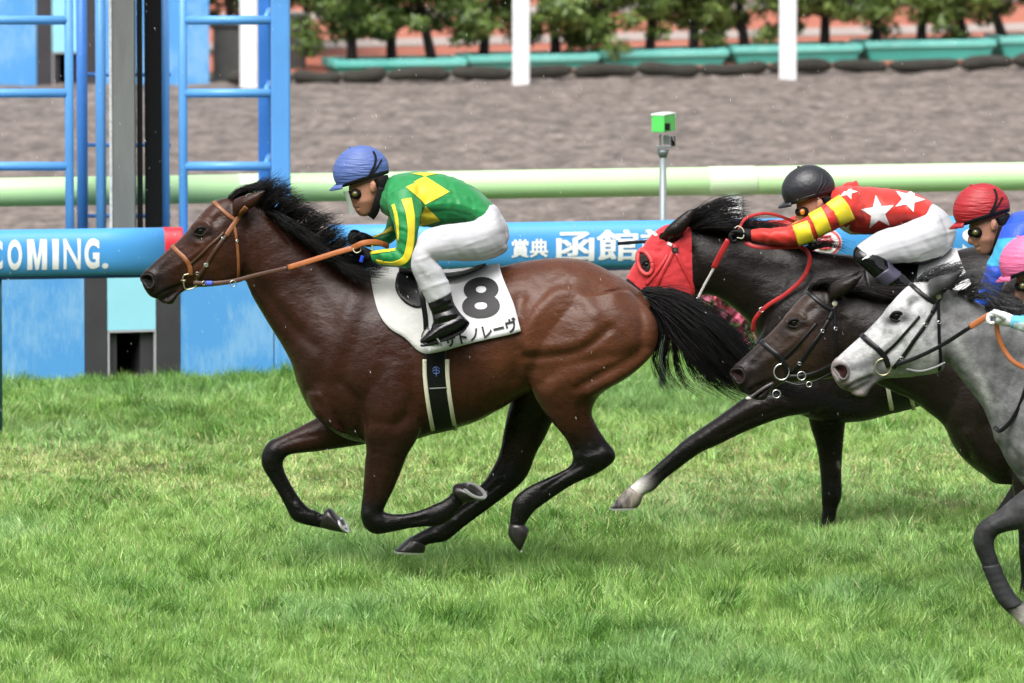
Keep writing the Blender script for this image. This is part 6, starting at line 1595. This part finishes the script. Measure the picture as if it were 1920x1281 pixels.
th2 = [(1772, 415, 1784, 464, .06, -.05), (1748, 395, 1776, 474, .10, -.09), (1702, 418, 1742, 487, .098, -.16), (1656, 431, 1697, 493, .088, -.24), (1624, 448, 1664, 494, .076, -.3), (1606, 462, 1648, 496, .066, -.33)]
bt2 = [(1610, 458, 1666, 488, .066, -.315), (1600, 470, 1662, 494, .066, -.33), (1602, 488, 1664, 498, .061, -.34), (1624, 508, 1676, 503, .055, -.345), (1648, 530, 1694, 514, .05, -.35), (1664, 547, 1710, 530, .047, -.35)]
ft2 = [(1704, 530, 1728, 548, .034, -.35), (1688, 540, 1712, 560, .042, -.354), (1670, 552, 1690, 572, .045, -.36), (1652, 566, 1666, 582, .044, -.365), (1640, 576, 1646, 586, .03, -.37)]
hm2 = mat('helmet_black', (.014, .015, .019), .38, bump=.25, bscale=35)
R2 = rider('person in red silks with white stars and black helmet riding the hooded horse', 1.0, (.976, 855, 42), RED, [([(1640, 370), (1660, 400), (1650, 430)], -.004, 5), ([(1690, 365), (1700, 395), (1695, 420)], -.004, 5), ([(1520, 420), (1530, 440)], -.004, 4), ([(1600, 405), (1620, 425), (1660, 425)], -.005, 5)], hm2, mat('strap_black', (.006, .006, .007), .4), glov, gog=(.55, .16, .02), arms=(na2, [(a, b - 14, c, d - 14, w, -y) for a, b, c, d, w, y in na2]), torso=tor2, pelv=pv2, legs=th2, boots=(bt2, ft2), jmat=silk_m)
def star(cx, cy, R0, a0, sq=1.0):
    return [(cx + (R0 if k % 2 == 0 else R0 * .42) * math.sin(a0 + k * math.pi / 5) * sq, cy - (R0 if k % 2 == 0 else R0 * .42) * math.cos(a0 + k * math.pi / 5)) for k in range(10)]
for s_ in (star(1646, 399, 33, -.12), star(1704, 374, 25, .35, 1.25), star(1590, 360, 15, .3, 1.2), star(1690, 424, 9, 0), star(1586, 432, 14, .6)):
    put(R2, 'white_star', s_, (.74, .73, .73), 1.0)
for pth, ww in (([(1498, 413), (1505, 432), (1512, 455)], .040), ([(1528, 396), (1538, 415), (1546, 437)], .036), ([(1562, 375), (1578, 393), (1588, 416)], .040)):
    strap(R2['bvh'], pth, ww, 1.0, .0025, False, .003, 8).out('yellow_band', mat('sleeve_yellow', YEL, .4), R2['jk'])
hand('glove', (1408, 441, .815), (1372, 440, .82), glov, R2['root'], 1.0, None, -1)
hand('glove', (1402, 428, 1.185), (1372, 430, 1.17), glov, R2['root'], 1.0, None, 1)
free_strap([(1377, 428, .775), (1385, 424, .77), (1394, 432, .77), (1393, 446, .77), (1382, 446, .77)], .002, .002).out('glove_badge', MATS['badge_cream'], R2['root'])
g = G(); pts = [P(1420, 424, 1.22), P(1340, 438, 1.2), P(1260, 449, 1.18), P(1158, 457, 1.17)]; g.tube(pts, [.011, .009, .0075, .0085], 10)
o = g.out('riding_whip', blk_l); tag(o, 'thin black riding whip poking out past the red hood', 'whip')
# rider in blue behind a red helmet
BLU = (.016, .075, .50)
hm3 = mat('helmet_red', (.33, .010, .016), .48, bump=.9, bscale=16, var=.2, stretch=(.7, .7, 4.5))
na3 = [(1880, 425, 1955, 405, .078, -.14), (1868, 455, 1932, 450, .072, -.19), (1856, 485, 1908, 486, .062, -.22), (1846, 512, 1890, 518, .056, -.23), (1838, 535, 1876, 546, .052, -.23), (1832, 552, 1862, 570, .048, -.21), (1818, 562, 1838, 584, .042, -.19), (1806, 568, 1816, 588, .036, -.17)]
R3 = rider('person in blue silks with teal sleeve band and red helmet behind the grey', yC, (1.02, 1150, 65), BLU, [], hm3, blkc, glov, arms=(na3, [(a, b, c, d, w, -y) for a, b, c, d, w, y in na3]), jmat=silk_m, paint=poly_paint([([(1830, 452), (1960, 440), (1960, 470), (1905, 500), (1842, 498)], (.03, .30, .50), lambda X, N: X[:, 1] < yC - .10)]))
hand('glove', (1808, 578, yC - .17), (1785, 572, yC - .16), glov, R3['root'], yC, None, -1); hand('glove', (1808, 578, yC + .17), (1785, 572, yC + .16), glov, R3['root'], yC, None, 1)
# rider of the grey, pink helmet
hm4 = mat('helmet_pink', (.66, .13, .28), .48, bump=.8, bscale=16, var=.08, stretch=(.7, .7, 4.5))
na4 = [(2000, 500, 2070, 560, .075, -.15), (1975, 545, 2030, 610, .066, -.2), (1945, 580, 1972, 626, .056, -.22), (1920, 590, 1928, 623, .048, -.22), (1894, 592, 1896, 614, .038, -.2)]
R4 = rider('person with pink helmet, white gloves and pale blue sleeve riding the grey', yD, (1.06, 1212, 151), (.11, .42, .62), [], hm4, blkc, wglov, arms=(na4, [(a, b, c, d, w, -y) for a, b, c, d, w, y in na4]), jmat=silk_m, paint=poly_paint([([(1900, 606), (1960, 600), (1960, 640), (1900, 640)], (.55, .66, .70), None)]))
hand('glove', (1896, 602, yD - .20), (1852, 590, yD - .185), wglov, R4['root'], yD, None, -1); hand('glove', (1896, 602, yD + .20), (1852, 590, yD + .185), wglov, R4['root'], yD, None, 1)

# grey cuff and pale mark on the long boots of the red rider
strap(R2['boot_bvh'], [(1650, 531), (1662, 522), (1676, 512), (1686, 504)], .034, 1.0, .003, False, .001).out('boot_cuff', mat('cuff_violet_grey', (.05, .045, .075), .35), R2['boot'])
for pth in ([(1617, 487), (1622, 484), (1627, 480)], [(1622, 484), (1626, 484), (1630, 481)]):
    strap(R2['boot_bvh'], pth, .0025, 1.0, .002, False, .002).out('boot_mark', white_l, R2['boot'])
# ------------------------------------------------------------------ fine rain in the air
n = 800; R = np.random.default_rng(99); yy = R.uniform(-5, 4, n); xx = R.uniform(-1, 1, n) * (960 / FPX * (yy + 40) + .2); zz = R.uniform(.15, 3.2, n)
V = []; F = []
for k in range(n):
    c = np.array([xx[k], yy[k], zz[k]]); L_ = .004 + .007 * R.random(); r = .00045 + .0006 * R.random() ** 3; d = np.array([.35 + .2 * R.normal(), 0, -1.0]); d /= np.linalg.norm(d)
    a = np.array([d[2], 0, -d[0]]); b0 = len(V); V += [c - d * L_, c + a * r, c + np.array([0, r, 0]), c - a * r, c - np.array([0, r, 0]), c + d * L_]
    for i in range(4): F += [(b0, b0 + 1 + i, b0 + 1 + (i + 1) % 4), (b0 + 5, b0 + 1 + (i + 1) % 4, b0 + 1 + i)]
o = mk('rain', V, F, mat('rain_drop', (.8, .82, .85), .15, spec=.8), loc=(0, 0, 0)); tag(o, 'fine rain drops falling across the whole view', 'rain', kind='stuff')
